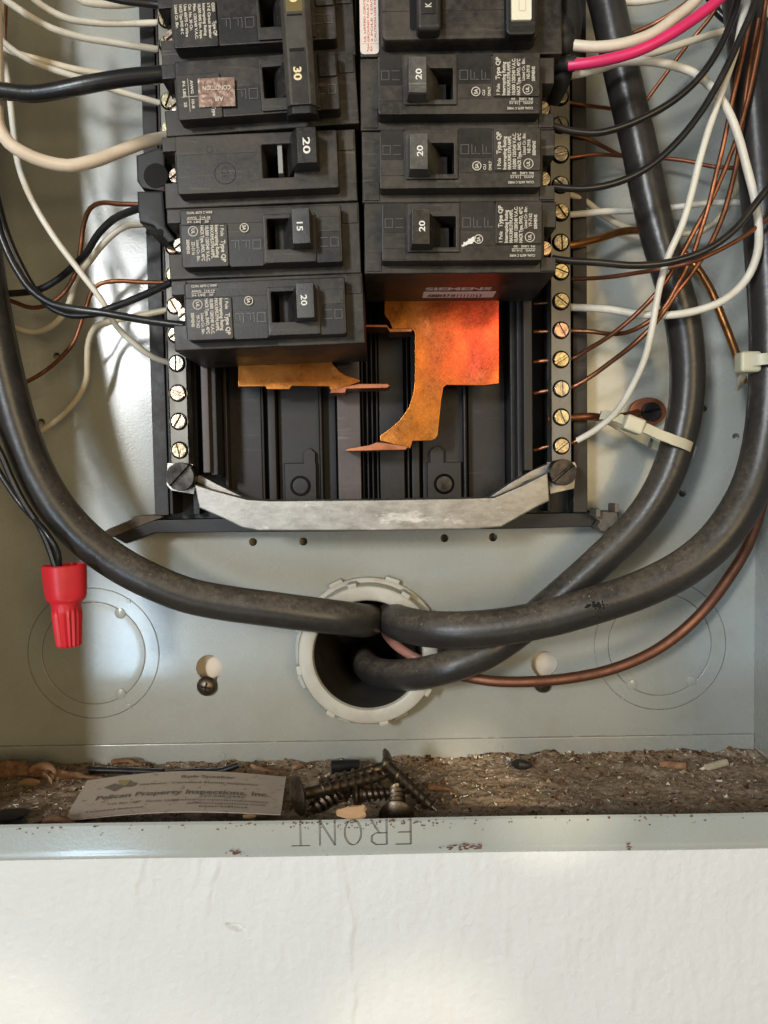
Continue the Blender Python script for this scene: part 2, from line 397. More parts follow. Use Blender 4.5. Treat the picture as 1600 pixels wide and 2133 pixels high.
setc(M_leaf, ramp(M_leaf, noise_n(M_leaf, 120, 5, 0.7), [(0.3, (0.10, 0.045, 0.022)), (0.5, (0.29, 0.15, 0.075)), (0.72, (0.46, 0.29, 0.17))]))
def dust_mat(name, bright=1.0):
    m = mat(name, (0.12, 0.08, 0.05), 0.95, 0, 0.1)
    n1 = noise_n(m, 26, 4, 0.6); n2 = noise_n(m, 420, 5, 0.75); n3 = noise_n(m, 1100, 3, 0.6)
    a = ramp(m, n2, [(0.25, (0.12, 0.08, 0.052)), (0.45, (0.30, 0.22, 0.155)), (0.6, (0.44, 0.35, 0.265)), (0.78, (0.64, 0.56, 0.46))])
    a = mixc(m, math_n(m, 'MULTIPLY', ramp(m, n1, [(0.4, G(0)), (0.65, G(1))]), 0.4), a, (0.33, 0.205, 0.095))
    a = mixc(m, ramp(m, n3, [(0.72, G(0)), (0.75, G(0.8))]), a, (0.55, 0.48, 0.38))
    setc(m, a); bump(m, n2, 0.0008, 0.8); return m
M_dust = dust_mat('settled_dust')
def grain_mat():
    m = mat('grain', (0.3, 0.2, 0.1), 0.9, 0, 0.2)
    n = nd(m, 'ShaderNodeTexVoronoi'); n.inputs['Scale'].default_value = 500; lk(m, geopos(m), n.inputs['Vector'])
    s = nd(m, 'ShaderNodeSeparateColor'); lk(m, n.outputs['Color'], s.inputs[0])
    setc(m, ramp(m, s.outputs[0], [(0.0, (0.04, 0.02, 0.01)), (0.3, (0.16, 0.08, 0.035)), (0.6, (0.27, 0.18, 0.10)), (0.8, (0.36, 0.26, 0.15)), (0.9, (0.70, 0.64, 0.52))])); return m
M_grain = grain_mat()
def wall_mat():
    m = mat('wall_paint', (0.72, 0.705, 0.665), 0.55, 0, 0.35)
    n1 = noise_n(m, 9, 3); n2 = noise_n(m, 1200, 4, 0.7); n3 = noise_n(m, 330, 5, 0.6)
    c = mixc(m, ramp(m, n1, [(0.35, G(0)), (0.7, G(1))]), (0.665, 0.68, 0.675), (0.64, 0.65, 0.64))
    c = mixc(m, ramp(m, n2, [(0.755, G(0)), (0.775, G(0.6))]), c, (0.25, 0.2, 0.15))
    setc(m, c); setr(m, ramp(m, n1, [(0.3, G(0.45)), (0.7, G(0.6))]))
    bump(m, math_n(m, 'ADD', n3, math_n(m, 'MULTIPLY', noise_n(m, 130, 3), 0.8)), 0.0007, 0.6); return m
M_wall = wall_mat()
M_cavity = mat('cavity_board', (0.72, 0.62, 0.50), 0.9)

# ------------------------------------------------------------------ wall and enclosure
DW = 0.0965; DL = 0.1005                      # wall face and front flange face
XL = P(-12, 1400, 0).x; XR = P(1571, 1400, 0).x
ZF = P(780, 1588, 0).z; ZB = P(780, 1782, DL).z; ZT = P(780, 1709, DL).z
ZTOP = 0.42
print('box', XL, XR, 'floor back', ZF, 'front', ZB, 'lip top', ZT)
for _x, _y, _w, _e in ((865, 2215, 2.1, 52), (-30, 2215, 2.1, 48), (350, 2190, 1.15, 18), (1165, 1650, 1.2, 120)):
    _q = P(_x, _y, DW); sun_pane(_q.x, _q.z, _w, _e)
# wall: gridded below the box so that trowel ridges and a chip are real relief
ridges = [([(712, 1790), (722, 1860), (735, 1930), (728, 1990), (738, 2060), (732, 2140)], .0011),
          ([(455, 1800), (436, 1850), (432, 1900)], .0012), ([(415, 1790), (404, 1850)], .0007), ([(300, 1790), (283, 1850), (290, 1900)], .0011),
          ([(553, 1900), (548, 1960), (578, 2010)], .0006), ([(700, 1800), (712, 1880)], .0006)]
rw = [([P(x, y, DW) for x, y in r], h) for r, h in ridges]
chip = P(490, 1932, DW)
dents = [(P(x, y, DW), s) for x, y, s in ((905, 1850, 2.2), (880, 1905, 2), (1085, 1910, 2.4), (945, 1880, 1.6), (860, 1985, 1.5), (640, 2040, 1.2))]
def wall_h(x, z):
    p = Vector((x, 0, z))
    h = 0.00040*noise.noise(p*50)+0.00018*noise.noise(Vector((x*330, 3, z*70)))+0.00009*noise.noise(p*480)+0.00022*max(0, noise.noise(Vector((x*160, 8, z*110)))-.25)
    for pts, a in rw:
        best = 9; side = 0
        for q0, q1 in zip(pts[:-1], pts[1:]):
            if q1.z-.001 <= z <= q0.z+.001 or True:
                dz = q1.z-q0.z; t = max(0, min(1, (z-q0.z)/dz)) if abs(dz) > 1e-6 else 0
                xx = q0.x+(q1.x-q0.x)*t+0.0010*noise.noise(Vector((0, z*160, a*1e4))); zz = q0.z+dz*t
                dd = math.hypot(x-xx, z-zz)
                if dd < best: best = dd; side = x-xx
        if best < .006:
            k = math.exp(-(best/0.0022)**2) if side < 0 else math.exp(-(best/0.0007)**2)
            h += a*.7*k*(0.35+0.9*abs(noise.noise(Vector((x*40, z*95, 2)))))
    dx = (x-chip.x)/.0030; dz = (z-chip.z+0.25*(x-chip.x))/.0009
    h -= 0.0022*math.exp(-(dx*dx+dz*dz)**2)
    for q, s in dents:
        h -= 0.00025*math.exp(-((x-q.x)**2+(z-q.z)**2)/(s*.0006)**2)
    return h
bm = new()
x0, x1, z0, z1 = -0.20, 0.20, -0.235, ZB-0.0004
nx, nz = 560, 150
vs = []
for j in range(nz+1):
    z = z0+(z1-z0)*j/nz
    row = []
    for i in range(nx+1):
        x = x0+(x1-x0)*i/nx
        k = min(1, i/6, (nx-i)/6, j/6)
        row.append(bm.verts.new((x, -DW-wall_h(x, z)*k, z)))
    vs.append(row)
for j in range(nz):
    for i in range(nx): bm.faces.new((vs[j][i], vs[j][i+1], vs[j+1][i+1], vs[j+1][i]))
def quad(x0, x1, z0, z1, y):
    v = [bm.verts.new(p) for p in ((x0, y, z0), (x1, y, z0), (x1, y, z1), (x0, y, z1))]; bm.faces.new(v)
W = 1.6
quad(-W, W, -W, z0, -DW); quad(-W, x0, z0, z1, -DW); quad(x1, W, z0, z1, -DW)
quad(-W, XL-.0015, z1, ZTOP, -DW); quad(XR+.0015, W, z1, ZTOP, -DW); quad(-W, W, ZTOP, W, -DW)
tag(mesh_obj('wall', bm, M_wall), 'off white painted plaster wall below the grey box', kind='structure')
# wall cavity board behind the box
bm = new(); _b = P(768, 1350, 0)
plate(bm, [((XL-.02)*1e3, (ZB-.03)*1e3), ((XR+.02)*1e3, (ZB-.03)*1e3), ((XR+.02)*1e3, ZTOP*1e3), ((XL-.02)*1e3, ZTOP*1e3)], [circ(_b.x*1e3, _b.z*1e3, 33, 40)], -20, -7.5)
tag(mesh_obj('wall_cavity', bm, M_cavity, smooth=False), kind='structure')

enc = empty('electrical_box', (0, 0, 0))
tag(enc, 'grey painted steel electrical box, open and recessed in the white wall', 'electrical box')
mm = lambda p: (p.x*1000, p.z*1000)
holes_px = [(527, 1129, 8.5), (632, 1128, 8.5), (926, 1121, 8.5), (1027, 1119, 9), (118, 741, 7), (86, 880, 8), (1466, 851, 7), (1422, 1027, 8), (16, 1575, 7), (1533, 909, 7)]
holes = []
for x, y, r in holes_px: holes.append(circ(*mm(P(x, y, 0)), r/4.42, 20))
def keyhole(cx, cy, r, r2, dz):
    pts = []
    a = math.asin(r2/r)
    for k in range(29):
        t = -math.pi/2+a+(2*math.pi-2*a)*k/28; pts.append((cx+r*math.cos(t), cy+r*math.sin(t)))
    for k in range(13):
        t = math.pi+math.pi*k/12; pts.append((cx+r2*math.cos(t), cy-dz+r2*math.sin(t)))
    return pts
for kx, ky in ((436, 1391), (1134, 1383)): holes.append(keyhole(*mm(P(kx, ky, 0)), 6.3, 3.6, 9.5))
KO = [(195, 1361), (1375, 1343)]; R1, R2 = 31.6, 24.6
for kx, ky in KO: holes.append(circ(*mm(P(kx, ky, 0)), R1, 96))
BU = P(768, 1350, 0)
holes.append(circ(*mm(BU), 29.5, 64))
bm = new()
plate(bm, [(XL*1000, ZF*1000-.5), (XR*1000, ZF*1000-.5), (XR*1000, ZTOP*1000), (XL*1000, ZTOP*1000)], holes, -1.2, 0)
mesh_obj('back_sheet', bm, M_paint, enc, smooth=False)
for kx, ky in KO:
    c = P(kx, ky, 0)
    M = Matrix.Translation(c)
    bm = new(); r, s = R1*.001, R2*.001
    lathe(bm, [(r-.00012, -.0012), (r-.00012, -.0002), (r-.0005, .0001), (s+.0005, .0001), (s+.0001, -.0002), (s+.0001, -.0012)], 96, M)
    for a in ((55, -58) if kx < 800 else (235, 128)):
        t = R(a); box(bm, c.x+(r-.0011)*math.cos(t)-.0011, c.x+(r-.0011)*math.cos(t)+.0011, -.0004, .0008, c.z+(r-.0011)*math.sin(t)-.0011, c.z+(r-.0011)*math.sin(t)+.0011, .0003)
    mesh_obj('knockout_ring', bm, M_paint, enc)
    bm = new()
    lathe(bm, [(s-.0001, -.0012), (s-.0001, -.0003), (s-.0004, -.0001), (s-.004, -.0001), (0, -.0001)], 96, M)
    for a in ((55, -58) if kx < 800 else (235, -50)):
        t = R(a); rr = s-.0012
        lathe(bm, [(.0028, -.0002), (.0024, .0004), (.0012, .0007), (0, .0007)], 12, Matrix.Translation((c.x+rr*math.cos(t), 0, c.z+rr*math.sin(t))))
    mesh_obj('knockout_disc', bm, M_paint, enc)
# low crease where the back sheet laps over the bottom return, with rivet dimples
bm = new()
a = P(-20, 1560, 0); b_ = P(1590, 1522, 0)
zc = (a.z+b_.z)/2
box(bm, XL+.0002, XR-.0002, -.0013, -.0001, ZF-.0004, zc, .0005, 2)
mesh_obj('bottom_return', bm, M_paint, enc)
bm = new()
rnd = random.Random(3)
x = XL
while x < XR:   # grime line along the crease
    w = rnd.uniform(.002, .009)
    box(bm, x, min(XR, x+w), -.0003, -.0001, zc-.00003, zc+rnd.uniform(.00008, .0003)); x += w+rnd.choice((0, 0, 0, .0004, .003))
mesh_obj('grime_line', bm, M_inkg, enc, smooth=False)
for px, py in ((1546, 1543), (16, 1576), (462, 1575), (1041, 1558)):
    c = P(px, py, .0013); bm = new()
    lathe(bm, [(.0021, 0), (.0019, .0003), (.0012, .0003), (.0010, 0.0), (0, -0.0)], 20, Matrix.Translation((c.x, -.00125, c.z)))
    mesh_obj('rivet_dimple', bm, M_paint, enc)
# bottom, sides, top
bm = new()
v = [bm.verts.new(p) for p in ((XL, 0, ZF), (XR, 0, ZF), (XR, -DL+.0015, ZB+.0016), (XL, -DL+.0015, ZB+.0016))]; bm.faces.new(v)
mesh_obj('bottom_sheet', bm, M_paint, enc, smooth=False)
for nm, xa, xb in (('side_sheet', XL-.0012, XL), ('side_sheet', XR, XR+.0012)):
    bm = new(); box(bm, xa, xb, -DL+.001, .0012, ZB, ZTOP); mesh_obj(nm, bm, M_paint, enc, smooth=False)
bm = new(); box(bm, XL, XR, -DL+.001, .0012, ZTOP-.0012, ZTOP); mesh_obj('top_sheet', bm, M_paint, enc, smooth=False)
# front flange: turned up from the bottom, slightly dished edge
bm = new()
prof = [(-DL+.0016, ZT), (-DL+.0006, ZT+.0004), (-DL, ZT-.0004), (-DL+.0001, ZB+.0035), (-DL-.0005, ZB+.0024), (-DL-.0004, ZB+.0008), (-DL+.0006, ZB), (-DL+.004, ZB), (-DL+.004, ZB+.0012), (-DL+.0016, ZB+.0016)]
N = 160; rows = []
for i in range(N+1):
    x = XL-.012+(XR-XL+.024)*i/N
    wob = .0004*noise.noise(Vector((x*14, 0, 0)))
    rows.append([bm.verts.new((x, y+wob*.5, z+wob*.6)) for y, z in prof])
for a, b2 in zip(rows[:-1], rows[1:]):
    for k in range(len(prof)): bm.faces.new((a[k], b2[k], b2[(k+1) % len(prof)], a[(k+1) % len(prof)]))
bmesh.ops.recalc_face_normals(bm, faces=bm.faces[:])
mesh_obj('front_flange', bm, M_lip, enc)
for xa, xb in ((XL-.012, XL+.013), (XR-.013, XR+.012)):
    bm = new(); box(bm, xa, xb, -DL+.0003, -DL+.0018, ZT+.0006, ZTOP, .0004); mesh_obj('side_flange', bm, M_lip, enc)
# stamped word, upside down, single thin strokes with worn rust
letters = {'F': [[(0, 0), (0, 1)], [(0, 1), (.62, 1)], [(0, .52), (.5, .52)]], 'R': [[(0, 0), (0, 1), (.45, 1), (.62, .88), (.62, .66), (.45, .54), (0, .54)], [(.3, .54), (.64, 0)]],
           'O': [[(.34+.34*math.cos(R(a)), .5+.5*math.sin(R(a))) for a in range(0, 361, 20)]], 'N': [[(0, 0), (0, 1), (.62, 0), (.62, 1)]], 'T': [[(.35, 0), (.35, 1)], [(-.02, 1), (.72, 1)]]}
A = P(868, 1754, DL); hgt = .0113
bm = new(); bmr = new(); xcur = 0
ox = P(866, 1762, DL)
for ch, lx in zip('FRONT', (855, 805, 752, 697, 643)):
    o_ = P(lx, 1706+.0*lx, DL); 
    for pl in letters[ch]:
        pts = [(o_.x-x*.0085, ZB+.0130-z*.0090) for x, z in pl]
        pts = [(x, z) for x, z in pts]
        for off in (-.0002, .0002):
            b3 = bmesh.new(); ribbon(b3, [(x+off, z+off*.4) for x, z in pts], .00016, .00006)
            bmesh.ops.translate(b3, verts=b3.verts[:], vec=(0, -DL-.00012, 0)); merge(bm, b3)
mesh_obj('stamped_word', bm, M_ink, enc, smooth=False)
def blotch(bm, c, r, asp, rnd, thick=.0001, n=11, y=None):
    pts = []
    for k in range(n):
        t = 2*math.pi*k/n; q = r*rnd.uniform(.45, 1.15)
        pts.append(bm.verts.new((c.x+q*asp*math.cos(t), (c.y if y is None else y)-thick*rnd.uniform(.6, 1), c.z+q*math.sin(t))))
    bm.faces.new(pts)
bm = new(); rnd = random.Random(5)
for px, py, n, sx, r in ((975, 1766, 44, 55, .0004), (490, 1777, 18, 20, .0004), (1310, 1765, 5, 8, .0004)):
    for k in range(n):
        q = P(px+rnd.gauss(0, .45)*sx, py+rnd.gauss(0, 1)*3-abs(rnd.gauss(0, 2)), DL+.0008); blotch(bm, q, r*rnd.uniform(.3, 1.1), 2.2, rnd)
for k in range(170):                       # rust flecks along the flange's upper edge
    px = rnd.choice([rnd.uniform(0, 1590), rnd.gauss(740, 130)]); d = abs(rnd.gauss(0, 1))
    yt = 1722-px*.0195+2
    q = P(px, yt+d*9, DL+.00015); blotch(bm, q, .0005*rnd.uniform(.3, 1)/(1+d*.3), rnd.uniform(.8, 1.8), rnd)
mesh_obj('rust_spots', bm, M_rust, enc, smooth=False)

# ------------------------------------------------------------------ conduit bushing
bu = empty('conduit_bushing', BU); tag(bu, 'pale grey round conduit bushing ring with the thick cables entering it', 'bushing')
bm = new(); lathe(bm, [(.0285, -.001), (.0345, .0), (.0345, .0045), (.033, .0055), (.029, .0055)], 72)
for k in range(8):
    t = R(20+k*45); M = Matrix.Rotation(t, 4, 'Y'); b = bmesh.new(); box(b, .033, .0362, -.0045, -.0002, -.0035, .0035, .0008); bmesh.ops.transform(b, matrix=M, verts=b.verts[:]); merge(bm, b)
mesh_obj('locknut', bm, M_bush, bu)
bm = new(); lathe(bm, [(.0325, .0055), (.0325, .013), (.0318, .0145), (.0305, .0152), (.0268, .0152), (.0256, .0145), (.0250, .0130)], 72)
for k in range(8):
    t = R(33+k*45); M = Matrix.Rotation(t, 4, 'Y'); b = bmesh.new(); box(b, .0315, .0338, -.0145, -.0055, -.0022, .0022, .0006); bmesh.ops.transform(b, matrix=M, verts=b.verts[:]); merge(bm, b)
mesh_obj('bushing_ring', bm, M_bush, bu)
bm = new(); lathe(bm, [(.0250, .0130), (.0248, .0122), (.0245, -.055), (.0245, -.09), (0, -.09)], 72)
mesh_obj('conduit_bore', bm, plastic('bore', (0.05, 0.046, 0.04), (0.10, 0.09, 0.07), 0.4, 0.5), bu)

# ------------------------------------------------------------------ panel interior base
asm = empty('panel_base', (0, 0, 0)); tag(asm, 'black ribbed plastic base carrying the breakers and bars', 'panel base')
ZBOT = P(770, 1078, 0.018).z
ZHI = 0.30
def strip(name, pxa, pxb, ytop, ybot, dback, dfront, mat_=None, bev=.0005, ref=None):
    ya = ref or 900
    xa = P(pxa, ya, dfront).x; xb = P(pxb, ya, dfront).x
    zt = ZHI if ytop is None else P((pxa+pxb)/2, ytop, dfront).z; zb = P((pxa+pxb)/2, ybot, dfront).z
    bm = new(); box(bm, xa, xb, -dfront, -dback, zb, zt, bev)
    return mesh_obj(name, bm, mat_ or M_base, asm)
strip('base_plate', 322, 1222, None, 1078, .002, .010, M_black)
strip('outer_rail', 317, 347, None, 1074, .004, .020)
strip('outer_rail', 1194, 1224, None, 1068, .004, .020)
strip('bar_channel', 349, 356, None, 1072, .004, .026, M_base)
strip('bar_channel', 398, 412, None, 1072, .004, .017, M_black)
strip('bar_channel', 1140, 1147, None, 1066, .004, .019, M_black)
strip('guide_rib', 421, 436, None, 985, .004, .036, M_base2)
strip('guide_rib', 437, 452, None, 990, .004, .033, M_base)
strip('guide_rib', 466, 474, None, 1050, .004, .020, M_base)
strip('floor_panel', 476, 545, None, 1060, .004, .013, M_base)
strip('guide_rib', 545, 550, None, 1060, .004, .016, M_base)
strip('guide_rib', 558, 574, None, 1060, .004, .021, M_base)
strip('floor_panel', 580, 666, None, 1060, .004, .0155, M_base)
strip('guide_rib', 666, 671, None, 1060, .004, .020, M_base)
strip('floor_panel', 673, 700, None, 1060, .004, .013, M_black)
strip('centre_strip', 703, 751, None, 1060, .004, .022, M_base2)
for a in (754, 764, 774, 784): strip('centre_rib', a, a+4, None, 1060, .004, .018, M_black)
strip('floor_panel', 790, 842, None, 1060, .004, .016, M_base)
strip('guide_rib', 848, 852, None, 1060, .004, .019, M_base)
strip('guide_rib', 857, 873, None, 1060, .004, .019, M_base2 if False else M_base)
strip('floor_panel', 880, 964, None, 1060, .004, .0155, M_base)
strip('guide_rib', 966, 971, None, 1060, .004, .021, M_base)
strip('floor_panel', 975, 1052, None, 1060, .004, .012, M_base)
strip('guide_rib', 1064, 1074, None, 1040, .004, .024, M_base)
strip('guide_rib', 1078, 1088, None, 1000, .004, .030, M_base)
strip('guide_rib', 1092, 1110, None, 980, .004, .035, M_base)
# moulded clips with a round fastener
def clip(x0, x1, y0, y1, tabx0, tabx1, taby, cx, cy, slot):
    bm = new()
    a = P(x0, y0, .0185); b = P(x1, y1, .0185); t0 = P(tabx0, taby, .0185); t1 = P(tabx1, y0, .0185)
    out = [(b.x*1000, b.z*1000), (b.x*1000, a.z*1000), (a.x*1000, a.z*1000), (a.x*1000, b.z*1000)]
    plate(bm, [(a.x*1e3, b.z*1e3), (b.x*1e3, b.z*1e3), (b.x*1e3, a.z*1e3), (t1.x*1e3, a.z*1e3), (t1.x*1e3, t0.z*1e3-2), (t1.x*1e3-2, t0.z*1e3), (t0.x*1e3+2, t0.z*1e3), (t0.x*1e3, t0.z*1e3-2), (t0.x*1e3, a.z*1e3), (a.x*1e3, a.z*1e3)], [], 14, 18.5, .4)
    c_ = mesh_obj('mounting_clip', bm, M_base, asm)
    c = P(cx, cy, .0185); bm = new()
    lathe(bm, [(.0046, 0), (.0046, .0006), (.0040, .0012), (.0036, .0008), (.0034, .0012), (0, .0013)], 28, Matrix.Translation((c.x, -.0183, c.z)))
    if slot:
        b2 = bmesh.new(); box(b2, -.0034, .0034, -.0002, .0002, -.0005, .0005); bmesh.ops.transform(b2, matrix=Matrix.Translation((c.x, -.0197, c.z)) @ Matrix.Rotation(R(-50), 4, 'Y'), verts=b2.verts[:]); merge(bm, b2)
    mesh_obj('clip_fastener', bm, M_base if not slot else M_knob, c_)
clip(592, 660, 965, 1042, 632, 657, 934, 626, 1012, False)
clip(890, 962, 963, 1040, 896, 925, 930, 925, 1008, True)
# lower black bracket
def poly_px(pts, d): return [mm(P(x, y, d)) for x, y in pts]
bm = new()
plate(bm, poly_px([(262, 1133), (322, 1110), (700, 1107), (1100, 1101), (1232, 1097), (1246, 1078), (1228, 1068), (700, 1075), (330, 1083), (316, 1086), (236, 1118)], .017), [], 4, 17, .5)
mesh_obj('bottom_bracket', bm, M_black, asm)
bm = new()
plate(bm, poly_px([(200, 1120), (236, 1119), (316, 1086), (345, 1076), (330, 1072), (280, 1076), (272, 1083), (225, 1102)], .0155), [], 3, 15.5, .4)
mesh_obj('bracket_arm', bm, plastic('dusty_arm', (0.06, 0.05, 0.04), (0.2, 0.15, 0.1), .6, .9), asm)
bm = new()
plate(bm, poly_px([(1244, 1096), (1252, 1106), (1262, 1108), (1270, 1098), (1285, 1096), (1289, 1086), (1286, 1066), (1238, 1066), (1234, 1074), (1250, 1086)], .022), [], 6, 22, .4)
for x, y in ((1282, 1056), (1243, 1066)):
    q = P(x, y, .025); box(bm, q.x-.0008, q.x+.0012, -.027, -.016, q.z-.0022, q.z+.0014, .0004)
mesh_obj('end_clip', bm, plastic('dusty_clip', (0.09, 0.078, 0.062), (0.24, 0.2, 0.15), .6, .9), asm)

# ------------------------------------------------------------------ neutral bars
DB = 0.031
def screw_head(bm, r, h, ang, slot=.0009, M=Matrix()):
    """slotted round head: two half discs on a lower disc"""
    b = bmesh.new()
    lathe(b, [(r, 0), (r, h*.45), (0, h*.45)], 28)
    for s in (1, -1):
        a0 = math.asin(slot/2/r); pts = [(r*.98*math.cos(a0+(math.pi-2*a0)*k/14), s*r*.98*math.sin(a0+(math.pi-2*a0)*k/14)) for k in range(15)]
        if s < 0: pts = pts[::-1]
        plate(b, [(x*1e3, z*1e3) for x, z in pts], [], h*1e3*.44, h*1e3, .22)
    bmesh.ops.transform(b, matrix=M @ Matrix.Rotation(R(-ang), 4, 'Y'), verts=b.verts[:]); merge(bm, b)
def neutral_bar(side, pxc, label, ys, ytop, wpx):
    xc = P(pxc, 757, DB).x; hw = wpx/2/4.78*.001
    t = empty('neutral_bar', (xc, -DB, P(pxc, 965, DB).z)); tag(t, label, 'terminal bar', 'slotted screw terminal bars')
    zb = -.004; zt = P(pxc, ytop, DB).z-t.location.z
    hs = [P(pxc, y, DB).z-t.location.z for y, a in ys]
    bm = new()
    plate(bm, [(-hw*1e3, zb*1e3), (hw*1e3, zb*1e3), (hw*1e3, zt*1e3), (-hw*1e3, zt*1e3)], [circ(0, z*1e3, 3.7, 28) for z in hs], -8, 0, .3)
    mesh_obj('bar', bm, M_alu, t)
    bm = new(); box(bm, -hw+.0002, hw-.0002, .002, .0085, zb+.0002, zt-.0002); mesh_obj('bar_hole_shade', bm, M_void, t, smooth=False)  # near-black filler painting the shade inside the screw holes
    for (y, a), z in zip(ys, hs):
        bm = new(); screw_head(bm, .0031, .0017, a, .0009)
        o = mesh_obj('screw', bm, M_screw, t); o.location = (0, -.0002 if a % 2 else .0004, z)
    return t
neutral_bar(-1, 369, 'left metal terminal bar with slotted screws, beside the black left rail', [(-20, 30), (40, 70), (92, 110), (150, 20), (210, 70), (270, 95), (330, 40), (390, 15), (450, 90), (513, 130), (573, 80), (637, 118), (697, 40), (757, 88), (819, 160), (878, 58), (938, 102)], -90, 38)
neutral_bar(1, 1169, 'right metal terminal bar with slotted screws where the bare copper wires land', [(-40, 30), (20, 70), (80, 60), (140, 30), (202, 62), (260, 120), (322, 12), (385, 140), (443, 125), (505, 92), (566, 158), (628, 141), (688, 118), (749, 32), (810, 94), (869, 112), (929, 38)], -90, 41)

# strap across the bottom with its two big dark screws
st = empty('bonding_strap', (0, 0, 0)); tag(st, 'dull silver bent metal strap bridging the two terminal bars', 'metal strap')
bm = new()
plate(bm, poly_px([(404, 1008), (440, 1020), (515, 1040), (560, 1043), (780, 1041), (960, 1038), (1030, 1036), (1090, 1010), (1142, 984), (1146, 1044), (1120, 1056), (1045, 1098), (990, 1103), (780, 1106), (540, 1106), (505, 1100), (460, 1078), (414, 1058)], .040), [], 27, 40, .9)
mesh_obj('strap_web', bm, M_cast, st)
for pts in ([(400, 990), (418, 990), (448, 1006), (500, 1032), (520, 1041), (502, 1042), (452, 1024), (404, 1002)], [(1144, 965), (1152, 962), (1150, 985), (1098, 1002), (1048, 1036), (1018, 1036), (1060, 1008), (1108, 980)]):
    bm = new(); plate(bm, poly_px(pts, .034), [], 28, 34, .5); mesh_obj('strap_arm', bm, M_cast, st)
for pts, k in ([(348, 964), (402, 966), (408, 1012), (404, 1030), (356, 1022), (346, 1010)], (375, 993, 30)), ([(1140, 962), (1198, 962), (1202, 970), (1197, 1018), (1146, 1030), (1142, 1000)], (1174, 984, 28)):
    bm = new(); plate(bm, poly_px(pts, .0335), [], 30.5, 33.5, .4); mesh_obj('square_washer', bm, M_plateb, st)
    c = P(k[0], k[1], .042); bm = new(); r = k[2]/5*.001
    lathe(bm, [(r*.96, -.009), (r*1.0, 0), (r*1.0, .0006)], 36, Matrix.Translation((c.x, -.040, c.z)))
    screw_head(bm, r, .0028, 46 if k[0] < 800 else 40, .0012, Matrix.Translation((c.x, -.0395, c.z)))
    mesh_obj('strap_screw', bm, M_knob, st)

# ------------------------------------------------------------------ copper bus stabs
def thing_bm(name, bm, mat_, label, cat, group=None, smooth=True):
    return tag(mesh_obj(name, bm, mat_, None, smooth), label, cat, group)
bb = empty('copper_bus', (0, 0, 0)); tag(bb, 'bright orange copper bus plate below the lowest right breaker', 'copper bus', 'copper bus plates')
bm = new()
cv = [(864, 690), (864, 790), (862, 815), (852, 848), (833, 875), (812, 893), (792, 907), (791, 918), (855, 935), (860, 919), (900, 918), (908, 914), (912, 906), (920, 830), (924, 807), (930, 802), (1010, 803), (1040, 799), (1040, 560), (800, 560), (800, 655), (812, 672), (818, 688), (858, 688)]
plate(bm, poly_px(cv[::-1], .036), [], 33.5, 36, .35)
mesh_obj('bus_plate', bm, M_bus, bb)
bm = new()
plate(bm, poly_px([(845, 937), (852, 930), (800, 922), (785, 921), (770, 927), (720, 935), (722, 940), (800, 938)], .0385), [], 24, 38.5, .3)
mesh_obj('bus_tab', bm, M_cud, bb)
bm = new()
plate(bm, poly_px([(748, 676), (806, 676), (812, 684), (858, 684), (858, 691), (812, 692), (806, 682), (748, 681)], .0385), [], 26, 38.5, .3)
mesh_obj('bus_tab', bm, M_cud, bb)
b2 = empty('copper_bus', (0, 0, 0)); tag(b2, 'smaller golden copper bus plate below the lowest left breaker', 'copper bus', 'copper bus plates')
bm = new()
plate(bm, poly_px([(495, 806), (552, 805), (556, 811), (604, 811), (608, 804), (685, 805), (690, 815), (718, 815), (720, 806), (752, 795), (748, 790), (722, 782), (706, 772), (692, 756), (680, 735), (495, 735)], .036), [], 33.5, 36, .35)
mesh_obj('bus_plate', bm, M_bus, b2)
bm = new()
plate(bm, poly_px([(686, 819), (719, 819), (722, 810), (806, 808), (813, 804), (808, 799), (750, 799), (722, 804), (690, 812)], .0385), [], 26, 38.5, .3)
mesh_obj('bus_tab', bm, M_cud, b2)

# ------------------------------------------------------------------ breakers
DBASE = 0.081; LEN = 69.5; HT = 25.3
OFFS = {'O': [[(0, 0), (.8, 0), (.8, 1), (0, 1), (0, 0)]], 'F': [[(0, 0), (0, 1), (.8, 1)], [(0, .55), (.6, .55)]], 'N': [[(0, 0), (0, 1)], [(.8, 0), (.8, 1)]]}
def emboss(parent, word, u, v, w, size, mat_=None):
    """letters run downwards (text turned clockwise)"""
    bm = new()
    for i, ch in enumerate(word):
        for pl in OFFS[ch]:
            b = bmesh.new(); ribbon(b, [((u+y*size-i*size*1.42)*.001, (v-x*size*1.45)*.001) for x, y in pl], .00030, .00025)
            bmesh.ops.translate(b, verts=b.verts[:], vec=(0, -w*.001, 0)); merge(bm, b)
    mesh_obj('embossed_word', bm, mat_ or M_emb, parent, smooth=False)
def ring_bm(bm, u, v, w, r, t=.25):
    b = bmesh.new(); n = 28
    o = [b.verts.new(((u+r*math.cos(2*math.pi*k/n))*.001, -w*.001, (v+r*math.sin(2*math.pi*k/n))*.001)) for k in range(n)]
    i = [b.verts.new(((u+(r-t)*math.cos(2*math.pi*k/n))*.001, -w*.001, (v+(r-t)*math.sin(2*math.pi*k/n))*.001)) for k in range(n)]
    for k in range(n): b.faces.new((o[k], o[(k+1) % n], i[(k+1) % n], i[k]))
    merge(bm, b)
